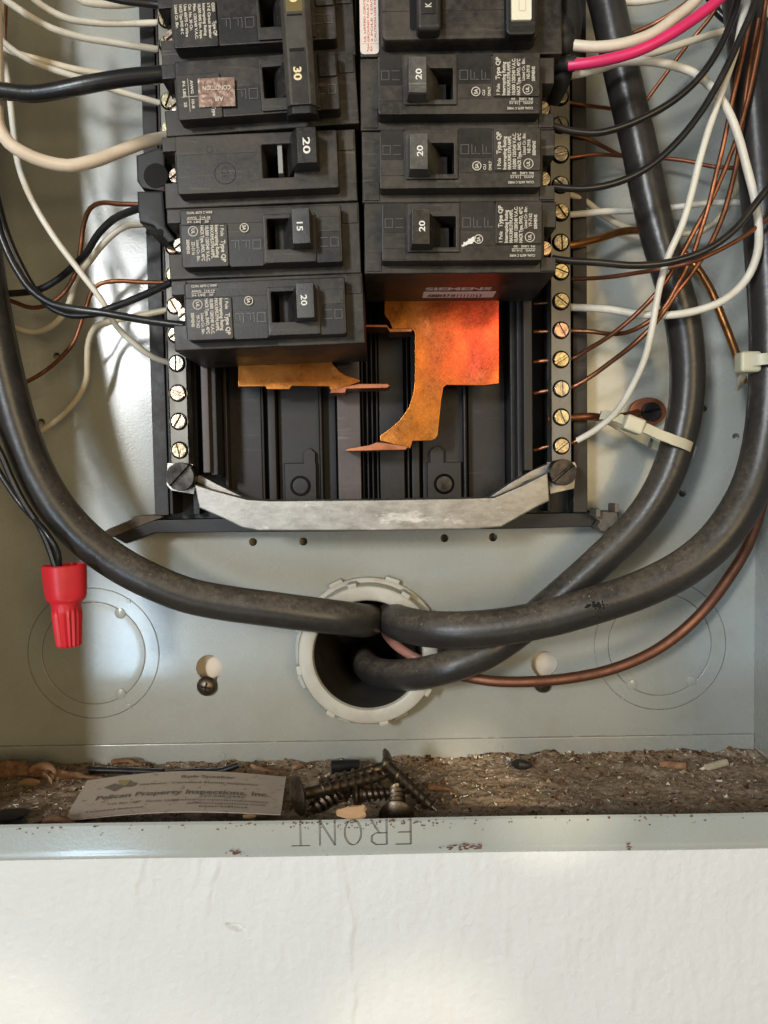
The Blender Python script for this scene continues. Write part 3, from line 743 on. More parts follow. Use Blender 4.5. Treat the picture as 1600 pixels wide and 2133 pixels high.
def qp_text(parent, w, rows, code, tint, csa=True, cu=False):
    bm = new(); A_ = -90
    # columns run downwards: text rotated -90 (clockwise); u decreases line by line
    put_text(bm, '1 Pole', 1.7, 20.6, 18.6, w, A_, .02, fit=4.0)
    put_text(bm, 'Type QP', 2.1, 20.6, 13.2, w, A_, .03, fit=7.6)
    cols = ['Interrupting Rating', 'MAX.RMS.SYM.AMPS.', '10,000 120/240 V.A.C.', 'HACR Type, SWD, 40\u00b0C']
    for k, s in enumerate(cols): put_text(bm, s, 1.65, 18.7-k*1.72, 18.6, w, A_, .03, fit=(11.4, 11.6, 12.6, 12.4)[k])
    put_text(bm, 'Listed Cir. Bkr.', 1.5, 11.9, 13.6, w, A_, .02, fit=7.6)
    put_text(bm, code, 1.6, 10.2, 13.0, w, A_, .02, fit=4.6)
    put_text(bm, 'SIEMENS', 1.5, 8.4, 13.8, w, A_, .03, fit=5.0)
    ring_bm(bm, 10.9, 16.6, w, 1.75); put_text(bm, 'UL', 1.6, 10.4, 17.6, w, A_, .03, fit=2.0)
    ring_bm(bm, 29.0, 17.2, w, 1.6, .3); put_text(bm, 'SA', 1.7, 28.4, 18.1, w, A_, .04, fit=1.8)
    put_text(bm, 'CU/AL 60/75 C WIRE', 1.15, 9.0, 22.6, w, 0, .02, fit=9.0)
    put_text(bm, 'AWG    14-10', 1.0, 9.0, 20.9, w, 0, .02, fit=8.2)
    put_text(bm, 'IN. LBS.   20', 1.0, 9.0, 19.5, w, 0, .02, fit=7.6)
    b = bmesh.new(); ribbon(b, [(.009, .0206), (.0172, .0206)], .00016, .00003); ribbon(b, [(.0137, .0193), (.0137, .0218)], .00016, .00003)
    bmesh.ops.translate(b, verts=b.verts[:], vec=(0, -w*.001, 0)); merge(bm, b)
    if cu:
        put_text(bm, 'CU', 1.3, 25.8, 18.6, w, A_, .03, fit=1.9); put_text(bm, 'ONLY', 1.3, 23.9, 18.8, w, A_, .03, fit=3.2)
    mesh_obj('printed_text', bm, M_print, parent, smooth=False)
def body_outline(): return [(0, 0), (LEN, 0), (LEN, HT), (0, HT), (0, 19.8), (4.2, 19.8), (4.2, 9.2), (0, 9.2)]
def breaker(label, px, py, tilt, right=False, amps='20', code='YF-7162', style='qp', plas=M_plas, cu=False, handle=True, db=DBASE, slant=True):
    loc = P(px, py, db)
    t = empty('circuit_breaker', loc, (0, R(-tilt)+(math.pi if right else 0), 0))
    tag(t, label, 'circuit breaker', 'single width circuit breakers in two columns')
    slot = rrect(36.6, 47.6, 7.0, 18.4, .5, 2)
    hole = [(p[0], p[1]) for p in slot]
    bm = new(); plate(bm, body_outline(), [slot], -46, 0, .45)
    # seam ledges and stepped foot of the moulding
    ubox(bm, LEN-6.2, LEN-.6, 17.8, HT-.8, -.2, .5, .25); ubox(bm, .3, 5.6, 19.9, HT-.5, -.2, .7, .25)
    mesh_obj('body', bm, plas, t)
    bm = new(); ubox(bm, 1.0, 5, 9.4, 19.6, -44, -9, .2); mesh_obj('terminal_well', bm, M_void, t)
    bm = new(); screw_head(bm, .0026, .0015, 35, .0007, Matrix.Translation((.0026, .0085, .0145))); mesh_obj('terminal_screw', bm, M_screw, t)
    w = 6.5; kids = set(t.children); SH = -.0019
    c0, c1, v0, v1 = 6.2, 63.2, 2.5, 22.6
    bm = new(); plate(bm, rrect(c0, c1, v0, v1, .9), [slot], -.5, w, .55)
    cov = mesh_obj('cover', bm, plas, t); kids.add(cov)
    if style == 'qp':
        bm = new(); plate(bm, rrect(6.6, 23.0, 4.1, 18.9, .7), [], w-.3, w+.75, .35); mesh_obj('label_pad', bm, plas, t)
        bm = new(); plate(bm, rrect(23.5, 35.2, 4.0, 14.2, .4), [], w-.3, w+.15, .1); p = mesh_obj('indicator_pad', bm, M_pad, t)
        emboss(p, 'OFF', 31.8, 12.9, w+.15, 2.7)
        bm = new(); plate(bm, rrect(35.6, 54.0, 4.6, 21.6, .5), [rrect(37.0, 47.4, 9.3, 19.9, .4, 2)], w-.4, w+1.0, .3); mesh_obj('handle_surround', bm, plas, t)
        bm = new(); plate(bm, rrect(54.6, 62.6, 4.4, 14.6, .3), [], w-.3, w+.15, .1); p = mesh_obj('indicator_pad', bm, M_pad, t)
        emboss(p, 'ON', 59.3, 12.9, w+.15, 2.6)
        bm = new(); ubox(bm, 54.6, 62.6, 15.0, 20.0, w-.2, w+.25, .1); ubox(bm, 54.6, 62.6, 20.3, 24.0, w-.2, w+.15, .1)
        ubox(bm, 6.6, 35.2, 19.1, 19.3, w-.2, w+.18, .05); mesh_obj('cover_steps', bm, plas, t)
        qp_text(t, w+.80, None, code, None, cu=cu)
    elif style == 'ite':
        bm = new(); plate(bm, rrect(6.6, 22.0, 4.0, 19.4, .7), [], w-.3, w+.9, .35); mesh_obj('label_pad', bm, plas, t)
        bm = new(); plate(bm, rrect(22.6, 35.6, 5.0, 14.2, .4), [], w-.3, w+.15, .1); p = mesh_obj('indicator_pad', bm, M_pad, t)
        emboss(p, 'OFF', 31.8, 13.2, w+.15, 2.9)
        bm = new(); plate(bm, rrect(35.8, 56, 5.0, 23.0, .5), [rrect(37.0, 47.4, 9.3, 19.9, .4, 2)], w-.4, w+1.0, .3); mesh_obj('handle_surround', bm, plas, t)
        bm = new(); ubox(bm, 56.5, 62.8, 15.4, 23.8, w-.2, w+1.0, .5); ubox(bm, 56.5, 62.8, 4.4, 14.8, w-.2, w+.2, .2); mesh_obj('end_step', bm, plas, t)
        emboss(t, 'ON', 59.4, 12.6, w+.2, 2.5)
    elif style == 'flat':
        bm = new(); ubox(bm, 7.2, 36.5, 17.7, 17.95, w-.2, w+.08, .03); mesh_obj('cover_seam', bm, M_pad, t)
        bm = new(); ring_bm(bm, 23.4, 11.0, w+.03, 3.8, .22); ring_bm(bm, 18.3, 19.4, w+.03, 1.2, .12)
        put_text(bm, 'GE', 3.6, 22.0, 13.4, w+.04, -90, -.03, fit=4.4)
        mesh_obj('moulded_mark', bm, M_void, t, smooth=False)
    for ch in t.children:
        if ch not in kids: ch.location.z += SH
    if handle:
        prof = [(39.2, -8), (42.6, 1.5), (46.4, 10.6), (46.6, 14.4), (52.7, 14.7), (53.2, 6.6), (49, -8)] if style != 'flat' else [(42, -6), (45.8, 4), (47.6, 10), (49.8, 14.4), (56.4, 14.4), (56.9, 6.6), (50, -6)]
        bm = new(); prism_uw(bm, prof, 7.0 if style != 'flat' else 8.4, 19.0 if style != 'flat' else 20.4, .25)
        h = mesh_obj('handle', bm, M_handle2 if cu else M_handle, t)
        bm = new()
        if style == 'flat':
            put_text(bm, amps, 3.4, 51.9, 17.0, 14.46, -90, .02, fit=5.6); mesh_obj('amp_number', bm, M_white_p, h, smooth=False)
            bm = new(); prism_uw(bm, [(41.2, -3), (42.0, 5.2), (43.6, 5.2), (43.2, -3)], 8.8, 18.8, .1); mesh_obj('rocker_stripe', bm, M_gsilver, h)
        else:
            put_text(bm, amps, 2.9, 48.3, 14.9, 14.78, -90, .02, fit=3.7); mesh_obj('amp_number', bm, M_white_p, h, smooth=False)
            bm = new(); prism_uw(bm, [(38, -7), (38.6, -1), (42.5, -1), (42.5, -7)], 8.6, 18.8, .3); mesh_obj('rocker', bm, M_black, h)
    return t
G1 = breaker('topmost left breaker, half of the tied pair, densely printed label and no sticker', 338, 139.5, 2.55, style='ite', handle=False, plas=M_plas)
bm = new()
for k, s in enumerate(['Q220', 'I-T-E Circuit Breaker', 'Interrupting Rating', '10,000 RMS Sym. Amps.', 'Max. 120/240 V.A.C.', 'Cat. No. 30 Cir.', 'Use 60/75 C Wire', 'HACR Type SWD 40 C', 'Listed Cir. Bkr.']):
    put_text(bm, s, 1.35, 20.6-k*1.62, 18.6, 7.45, -90, .03, fit=(3, 12, 11, 12, 12, 9, 11, 10, 8)[k])
put_text(bm, 'Type QP', 1.6, 20.6, 12.4, 7.45, -90, .03, fit=5)
mesh_obj('printed_text', bm, M_print, G1, smooth=False).location.z = -.0019
G2 = breaker('second left breaker, half of the tied pair, with a bronze AIR CONDITION sticker', 347, 285, 3.0, style='ite', handle=False, plas=M_plas)
bm = new()
put_text(bm, 'Type', 1.7, 18.6, 8.0, 7.45, -90, .03, fit=3.4)
put_text(bm, 'AWG   10-8', 1.3, 11.6, 17.2, 7.45, -90, .03, fit=9.6); put_text(bm, 'IN. LBS.   25', 1.3, 8.9, 17.2, 7.45, -90, .03, fit=9)
b = bmesh.new(); ribbon(b, [(.0108, .0066), (.0108, .0178)], .00015, .00003); ribbon(b, [(.0083, .0117), (.0138, .0117)], .00015, .00003); bmesh.ops.translate(b, verts=b.verts[:], vec=(0, -.00745, 0)); merge(bm, b)
mesh_obj('printed_text', bm, M_print, G2, smooth=False).location.z = -.0019
# sticker
sk = empty('sticker', (0, 0, 0)); sk.matrix_world = Matrix.Translation(P(415, 224, .0888)) @ Matrix.Rotation(R(-1.2), 4, 'Y')
tag(sk, 'creased bronze AIR CONDITION sticker stuck upside down on the second left breaker', 'sticker')
bm = new(); nx_, nz_ = 26, 20
g = [[bm.verts.new((i/nx_*.0127, -.00015-.00025*abs(noise.noise(Vector((i*.35, j*.3, 1)))), j/nz_*.0098)) for i in range(nx_+1)] for j in range(nz_+1)]
for j in range(nz_):
    for i in range(nx_): bm.faces.new((g[j][i], g[j][i+1], g[j+1][i+1], g[j+1][i]))
mesh_obj('sticker_foil', bm, M_stick, sk)
bm = new(); put_text(bm, 'CONDITION', 2.2, 11.4, 7.0, .5, 180, .03, fit=9.8); put_text(bm, 'AIR', 2.2, 8.6, 3.2, .5, 180, .03, fit=3.2)
mesh_obj('sticker_letters', bm, M_stickt, sk, smooth=False)
breaker('third left breaker, plain brownish face with a round moulded mark and white 20 handle', 345, 435, 1.5, style='flat', plas=M_plas2)
breaker('fourth left breaker, with the 15 handle', 354, 583, 1.1, amps='15', code='ZD-5116')
breaker('lowest left breaker, with a 20 handle, directly above the small golden bus plate', 364, 731, 1.4)
breaker('upper right breaker with 20 handle and CU ONLY print, under the wide breaker', 1155, 119, -.6, right=True, code='NE-2910', cu=True, plas=M_plas2)
breaker('middle right breaker with 20 handle, between two other 20 amp breakers', 1156, 270, -.4, right=True, code='NE-2918', cu=True, plas=M_plas2)
BL = breaker('lowest right breaker with 20 handle and a smear of white paint on its face', 1159, 420, -.6, right=True)
# white paint smear on it
bm = new(); rnd = random.Random(2)
for k in range(9):
    c = Vector(((31+k*.42)*.001, 0, (15.3+.26*k)*.001))
    blotch(bm, c, (.0011-.00007*k)*rnd.uniform(.8, 1.1), 1.3, rnd, thick=0.0001, y=-.00672)
mesh_obj('paint_smear', bm, M_white_p, BL, smooth=False)
# underside maker label of the lowest right breaker (its local top side)
def underside(parent, s, u0, size, w, mat_, fit, bold=.05):
    b, wd = text_bm(s, size, Matrix(), bold, 1); b.free()
    ex = Vector((-1, 0, 0)); ey = Vector((0, -1, 0)); ez = ex.cross(ey)
    M = Matrix((ex, ey, ez)).transposed().to_4x4(); M.translation = Vector((u0*.001, -w*.001, (HT+.06)*.001))
    b, _ = text_bm(s, size, M, bold, fit*.001/wd)
    bm = new(); merge(bm, b); return mesh_obj('underside_print', bm, mat_, parent, smooth=False)
underside(BL, 'SIEMENS', 46, .0062, -25.5, M_white_p, 26, .04)
bm = new(); box(bm, .0175, .0465, .0285, .0385, HT*.001, HT*.001+.0001); lb = mesh_obj('underside_label', bm, M_grab, BL, smooth=False)
o = underside(BL, 'A20254 R 7 10 1 1 1 1 11 L 2', 44.5, .0055, -36.5, M_ink, 22, .06); o.location.z += .00012

# handle tie across the two upper left breakers
ht = empty('handle_tie', (0, 0, 0)); ht.matrix_world = Matrix.Translation(P(628, 212, .0975)) @ Matrix.Rotation(R(-2.6), 4, 'Y') @ Matrix.Rotation(R(0), 4, 'X')
tag(ht, 'long brown black handle tie marked 30 twice, joining the two upper left breakers', 'handle tie')
bm = new()
prof = [(-4.9, 0), (-4.9, 1.8), (-3.4, 3.6), (3.4, 3.6), (5.2, 1.8), (5.2, 0), (4.6, -6), (-4.4, -6)]
prism_uw(bm, prof, -2.5, 39.5, .35)
M_tiep = plastic('tie_plastic', (0.050, 0.043, 0.034), (0.10, 0.088, 0.070), .4, .8)
mesh_obj('tie_bar', bm, M_tiep, ht)
bm = new(); prism_uw(bm, [(-5.6, -4), (-5.0, 1.0), (-3, 2.6), (3, 2.6), (5.1, 1.0), (5.4, -4)], -5.0, -2.0, .5); mesh_obj('tie_end', bm, M_black, ht)
bm = new(); ubox(bm, -2.6, 2.8, -2.2, 15.8, 3.4, 3.75, .15); mesh_obj('rating_insert', bm, plastic('insert', (0.024, 0.021, 0.018), (0.06, 0.05, 0.04), .35, .5), ht)
bm = new(); ubox(bm, -2.8, 2.6, 27.6, 36.4, 3.4, 3.72, .1); mesh_obj('gold_window', bm, M_gold_l, ht)
bm = new(); ubox(bm, -2.6, 2.4, 14.6, 15.7, 3.4, 3.9, .1); ubox(bm, -2.6, 2.4, 26.2, 26.8, 3.4, 3.8, .1); mesh_obj('window_notch', bm, M_void, ht)
for v in (9.8, 35.0):
    bm = new(); put_text(bm, '30', 3.6, -1.6 if v < 20 else -1.4, v, 3.83, -90, .03, fit=4.6); mesh_obj('amp_number', bm, M_gold_p, ht, smooth=False)
# pivots of the two tied handles
for g, uu in ((G1, 47.2), (G2, 46.2)):
    bm = new(); prism_uw(bm, [(uu-8, -7), (uu-5, 4), (uu-.5, 10.5), (uu+5.0, 10.5), (uu+5.4, 6.6), (uu, -7)], 7.4, 18.8, .4); mesh_obj('handle', bm, M_handle, g)

# wide breaker at the upper right (test button)
wb = empty('circuit_breaker', P(1120, 113, .080)); tag(wb, 'wide protected breaker at the upper right with a cream test button and pink lettered label', 'circuit breaker')
s_ = 5.85
def U(px, w=0.0): return ((px-800)/(1+w*.0037)+800-1120)/s_
def V(py, w=0.0): return (113-(984-(984-py)/(1+w*.0037)))/s_
bm = new(); ubox(bm, U(747), U(1172), 0, 50, -46, 0, .8); mesh_obj('body', bm, M_plas, wb)
bm = new(); plate(bm, rrect(U(792), U(1118, 4), 1.6, 50, 2.2, 6), [], 0, 7.5, 1.6); mesh_obj('cover', bm, M_plas2, wb)
bm = new(); ubox(bm, U(795, 7.5), U(1110, 7.5), V(21, 7.5), V(20, 7.5), 7.3, 7.6, .05); mesh_obj('cover_seam', bm, M_pad, wb)
bm = new(); plate(bm, rrect(U(852, 7.5), U(922, 7.5), V(60, 7.5), 50, 1.2, 4), [], 7.2, 7.75, .2); mesh_obj('handle_well_shade', bm, M_void, wb)  # flat dark plate on the cover, painted as the shade of a well
bm = new(); ubox(bm, U(866, 13), U(918, 13), V(58, 13), 40, 5, 13, 1.6, 4); hh = mesh_obj('handle', bm, M_handle, wb)
bm = new(); ubox(bm, U(876, 13), U(905, 13), V(28, 13), 38, 12.8, 13.5, .25); mesh_obj('handle_insert', bm, M_pad, hh)
bm = new(); put_text(bm, 'K', 3.0, U(897, 13), V(16, 13), 13.56, 90, .02); mesh_obj('handle_print', bm, M_print, hh, smooth=False)
bm = new(); plate(bm, rrect(U(1053, 11), U(1118, 11), V(72, 11), 50, 2.0, 6), [], 7, 11, 1.0); mesh_obj('button_housing', bm, M_black, wb)
bm = new(); plate(bm, rrect(U(1065, 12), U(1108, 12), V(42, 12), 40, .7), [], 10.5, 12, .4); bt = mesh_obj('test_button', bm, M_btn, wb)
bm = new(); plate(bm, rrect(U(1080, 12), U(1096, 12), V(25, 12), 28, .5), [rrect(U(1082, 12), U(1094, 12), V(22, 12), 27.3, .4)], 11.9, 12.06, 0); mesh_obj('button_print', bm, M_btnp, bt)
bm = new(); plate(bm, rrect(U(748), U(787), V(108), 50, 1.4, 5), [], 0, .35, .05); lb = mesh_obj('warning_label', bm, M_lab, wb)
bm = new()
for k, s in enumerate(['UL LISTED CIRCUIT BREAKER', 'GROUND FAULT CIRCUIT INTER', '2 POLE 120/240 V.A.C.', 'CAUTION USE IN 60/75C WIRE']):
    put_text(bm, s, 1.0, U(760)+k*1.25, 5.0, .42, 90, .02, fit=26)
put_text(bm, 'Type', .9, U(766), 1.6, .42, 90, .02, fit=2.6); put_text(bm, 'BLH', .9, U(773), 1.8, .42, 90, .02, fit=1.8)
b = bmesh.new(); ribbon(b, [(U(751)*.001, .0044), (U(786)*.001, .0044)], .0001, .00003); bmesh.ops.translate(b, verts=b.verts[:], vec=(0, -.0004, 0)); merge(bm, b)
mesh_obj('label_print', bm, M_labr, lb, smooth=False)

# black plug-on lugs at the outer ends of the left column
for i, (pts, ring, lab) in enumerate((([(282, 322), (330, 305), (344, 312), (344, 400), (296, 392), (284, 375)], (325, 366, 24), 'upper black terminal lug with a round opening, left of the third breaker'),
                           ([(284, 397), (340, 396), (346, 470), (368, 500), (350, 506), (318, 470), (290, 462), (286, 440)], (334, 484, 7), 'lower black terminal lug with two wires, left of the fourth breaker'))):
    t = empty('terminal_lug', (0, 0, 0)); tag(t, lab, 'terminal lug', 'black terminal lugs')
    bm = new(); plate(bm, poly_px(pts, .066), [], 34, 66, 1.2); mesh_obj('lug_body', bm, M_black, t)
    c = P(ring[0], ring[1], .066); bm = new(); rr = ring[2]/5.4*.001
    lathe(bm, [(rr*1.05, .0000), (rr*1.0, .0002), (0, .0002)], 24, Matrix.Translation((c.x, -.066, c.z)))
    mesh_obj('lug_opening_shade', bm, M_void, t)  # flat dark disc; the shade of the hole is only its colour

# taped ends beside the wide breaker
tp = empty('taped_splice', (0, 0, 0)); tag(tp, 'black taped wire ends hanging right of the wide breaker', 'taped splice')
bm = new()
for x, y, r, d in ((1165, 68, 31, .071), (1170, 92, 28, .071), (1160, 52, 26, .068)):
    b = bmesh.new(); bmesh.ops.create_icosphere(b, subdivisions=3, radius=r/5.5*.001)
    for v in b.verts: v.co *= 1+.06*noise.noise(v.co*260)
    bmesh.ops.translate(b, verts=b.verts[:], vec=P(x, y, d)); merge(bm, b)
mesh_obj('tape_ball', bm, M_black, tp)
bm = new(); tube(bm, [P(1178, -10, .066), P(1182, 60, .068), P(1176, 110, .069), P(1172, 160, .066), P(1150, 210, .058)], lambda t: .0052*(1-.62*max(0, t-.3)), 16, jitter=.08); mesh_obj('tape_tail', bm, M_black, tp)
bm = new(); tube(bm, [P(1150, 133, .070), P(1198, 133, .073)], .0026, 16); mesh_obj('black_sleeve', bm, M_black, tp)

# ------------------------------------------------------------------ cables and wires
def wire(name, label, cat, mat_, rmm, pts, group=None, n=14, jitter=0.055, bare=None):
    """pts: (px, py, depth mm)"""
    P3 = [P(x, y, d*.001) for x, y, d in pts]
    c = P3[len(P3)//2]
    bm = new(); tube(bm, P3, rmm*.001, n, jitter=jitter)
    if bare is None:
        bmesh.ops.translate(bm, verts=bm.verts[:], vec=-c)
        o = mesh_obj(name, bm, mat_); o.location = c
        return tag(o, label, cat, group)
    t = empty(name, c); tag(t, label, cat, group)
    bmesh.ops.translate(bm, verts=bm.verts[:], vec=-c)
    mesh_obj('insulation', bm, mat_, t)
    bm = new(); tube(bm, [P(x, y, d*.001)-c for x, y, d in bare], rmm*.001*.62, 10); mesh_obj('bare_end', bm, M_cu, t)
    return t
SV = 'thick black service cables'; WG = 'white insulated wires'; BG = 'black insulated wires'; CG = 'bare copper wires'
def big(label, pts):
    return wire('service_cable', label, 'cable', M_cable, 8.0, pts, SV, n=36, jitter=.012)
hx, hy = 768, 1350
wire('service_cable', 'left thick black cable sweeping down the left side into the bushing', 'cable', M_cable, 7.55,
     [(-75, -60, 52), (-70, 200, 52), (-52, 400, 52), (-33, 560, 52), (-8, 700, 52), (14, 800, 51), (42, 900, 50), (78, 990, 49), (125, 1066, 48), (186, 1130, 46), (250, 1176, 44), (310, 1208, 43), (388, 1239, 41), (470, 1256, 39), (560, 1268, 37), (650, 1280, 34), (715, 1288, 30), (752, 1292, 22), (768, 1292, 8), (770, 1284, -25), (770, 1270, -70)], SV, n=36, jitter=.004)
wire('service_cable', 'right outer thick black cable curving along the right side, dusty on top', 'cable', M_cable, 7.9,
     [(1540, -80, 40), (1558, 100, 40), (1576, 300, 40), (1592, 500, 42), (1603, 700, 44), (1600, 830, 45), (1588, 930, 46), (1566, 1010, 47), (1530, 1078, 48), (1484, 1136, 48), (1420, 1186, 48), (1340, 1226, 47), (1240, 1260, 46), (1140, 1288, 44), (1040, 1306, 42), (950, 1312, 39), (890, 1310, 34), (845, 1302, 26), (822, 1292, 12), (815, 1286, -20), (808, 1270, -70)], SV, n=36, jitter=.004)
wire('service_cable', 'inner right thick black cable with a pale tie round it, crossing behind into the bushing', 'cable', M_cable, 7.3,
     [(1235, -90, 32), (1262, 0, 32), (1284, 100, 32), (1306, 200, 32), (1330, 300, 32), (1350, 400, 32), (1371, 490, 32), (1398, 580, 32), (1419, 655, 32), (1431, 740, 31), (1429, 840, 30), (1412, 925, 29), (1378, 1015, 28), (1330, 1088, 27), (1256, 1163, 26), (1170, 1240, 25), (1085, 1310, 25), (1005, 1362, 27), (925, 1392, 25), (868, 1404, 17), (815, 1406, 4), (778, 1397, -14), (760, 1380, -36), (754, 1362, -75)], SV, n=36, jitter=.004)
wire('ground_wire', 'heavy dull copper ground wire arcing across the lower right of the box', 'wire', metal('brown_copper', (0.31, 0.145, 0.09), (0.19, 0.09, 0.06), 0.5, 50), 2.45,
     [(1600, 700, 20), (1598, 850, 20), (1596, 960, 20), (1586, 1050, 20), (1560, 1130, 20), (1512, 1212, 21), (1448, 1290, 22), (1370, 1352, 22), (1280, 1392, 22), (1190, 1412, 22), (1100, 1420, 22), (1020, 1418, 21), (962, 1408, 18), (918, 1402, 12), (884, 1398, 0), (862, 1392, -30)], None, n=20, jitter=.02)
wire('wire', 'small pinkish wire just visible inside the bushing between the cables', 'wire', ins('pinkish', (0.42, 0.18, 0.13), (0.25, 0.2, 0.15)), 2.3,
     [(905, 1385, 8), (868, 1372, 8), (835, 1352, 2), (812, 1330, -8), (800, 1305, -30), (797, 1285, -70)], None)

for _c in [o for o in bpy.data.objects if o.name.startswith('service_cable')][1:2]:
    bm = new(); rnd = random.Random(8)
    for k in range(26):
        q = P(1242+rnd.gauss(0, 12), 1262+rnd.gauss(0, 5)-(0 if k % 3 else 3), .0537); b = bmesh.new(); bmesh.ops.create_icosphere(b, subdivisions=1, radius=.0007*rnd.uniform(.4, 1.2))
        bmesh.ops.translate(b, verts=b.verts[:], vec=q-_c.location); merge(bm, b)
    mesh_obj('scuff_mark', bm, M_void, _c)
Wh = lambda lab, r, pts, m=M_white, **k: wire('wire', lab, 'wire', m, r, pts, WG, **k)
Bk = lambda lab, r, pts, **k: wire('wire', lab, 'wire', M_blk, r, pts, BG, **k)
Cu = lambda lab, r, pts, m=M_cu, **k: wire('copper_wire', lab, 'wire', m, r, pts, CG, **k)
# left side
Wh('uppermost white wire on the left, landing beside the topmost left breaker', 1.35, [(40, -40, 50), (71, -2, 46), (101, 20, 42), (142, 39, 38), (189, 47, 34), (270, 49, 28), (335, 47, 25)])
Wh('second white wire on the left, sloping to the bar below the uppermost one', 1.4, [(-30, -30, 55), (10, 0, 52), (50, 27, 48), (101, 56, 44), (162, 76, 38), (236, 89, 32), (335, 104, 25)])
Wh('short white wire entering at the very top left edge of the view', 1.5, [(140, -20, 45), (175, 3, 42), (202, 8, 40), (262, 9, 34), (330, -6, 28)])
Bk('dark wire crossing the very top left into the topmost breaker', 1.5, [(150, -30, 60), (250, 0, 58), (327, 10, 56), (345, 12, 56)])
Wh('white wire passing under the thick black lead, third to reach the left bar', 1.3, [(-30, 40, 55), (0, 80, 52), (20, 99, 50), (67, 128, 45), (135, 153, 40), (175, 165, 37), (236, 187, 32), (335, 216, 25)])
Wh('cream wire running close beside the third white wire and ending behind the black lead', 1.3, [(-30, 80, 48), (34, 111, 46), (84, 125, 42), (152, 143, 38), (216, 154, 34), (290, 168, 28), (335, 172, 25)], m=M_cream)
Bk('thick glossy black lead running into the second left breaker', 3.1, [(-60, 186, 70), (0, 189, 71), (67, 196, 72), (135, 187, 73), (202, 173, 73), (270, 161, 72), (345, 154, 70)], n=22)
wire('wire', 'thickest peach white wire looping to the left bar above the third left breaker', 'wire', M_peach, 2.55, [(-14, -60, 66), (-10, 60, 66), (-6, 180, 66), (0, 268, 64), (20, 298, 62), (50, 318, 60), (101, 338, 56), (142, 345, 53), (189, 337, 49), (253, 314, 43), (304, 295, 38), (350, 285, 33)], WG, n=20)
Wh('long white wire dropping down the left edge and across to a lower bar screw', 1.25, [(2, -60, 40), (3, 50, 40), (7, 111, 40), (16, 169, 42), (28, 270, 44), (38, 340, 46), (61, 405, 48), (111, 491, 48), (169, 569, 48), (214, 629, 46), (243, 680, 43), (287, 721, 38), (320, 744, 32), (356, 757, 25)])
Cu('brown copper wire along the upper left edge', 1.0, [(12, -60, 30), (10, 60, 30), (6, 140, 30), (-15, 260, 30)])
Cu('bare copper wire hooking down from the lower left terminal lug', .95, [(300, 426, 55), (250, 425, 52), (209, 423, 48), (188, 434, 44), (176, 462, 40), (168, 520, 36), (158, 568, 34), (121, 622, 30), (90, 638, 28), (67, 641, 26), (20, 626, 24), (-30, 612, 24)])
Bk('black wire curving down from the lower left terminal lug to the left edge', 1.45, [(300, 430, 58), (270, 441, 55), (236, 457, 50), (202, 491, 46), (182, 525, 42), (160, 548, 38), (125, 579, 34), (84, 602, 32), (30, 611, 30), (-40, 611, 30)])
Wh('cream wire curving from behind the lower left lug down to the left edge', 1.35, [(345, 466, 25), (304, 467, 26), (263, 471, 28), (229, 494, 28), (189, 542, 26), (158, 582, 24), (145, 630, 22), (128, 660, 20), (101, 683, 18), (67, 692, 16), (27, 680, 15), (-30, 660, 15)], m=M_cream)
Cu('bare copper wire curling from the bar above the lowest left breaker down leftwards', .95, [(355, 589, 25), (300, 588, 26), (236, 586, 28), (209, 591, 28), (192, 606, 27), (182, 633, 26), (170, 670, 24), (155, 711, 22), (128, 744, 20), (91, 775, 18), (45, 800, 16), (-5, 815, 16)])
Wh('old yellowish wire bending sharply down beside the left rail', 1.35, [(352, 645, 25), (297, 656, 25), (229, 670, 24), (198, 682, 22), (185, 711, 20), (182, 750, 18), (180, 790, 16), (165, 824, 15), (128, 866, 14), (81, 900, 13), (20, 925, 13)], m=M_old)
Bk('shiny black wire dipping low and rising to just above the lowest left breaker', 1.45, [(-14, 380, 60), (-2, 430, 60), (12, 480, 60), (40, 548, 58), (78, 612, 55), (111, 643, 53), (152, 657, 52), (189, 655, 52), (236, 640, 53), (297, 616, 56), (358, 588, 60)])
Bk('black wire running into the terminal of the lowest left breaker', 1.5, [(-22, 380, 66), (-10, 440, 66), (6, 500, 66), (34, 560, 65), (67, 606, 64), (111, 634, 63), (152, 643, 62), (219, 652, 62), (304, 667, 64), (388, 679, 66)])
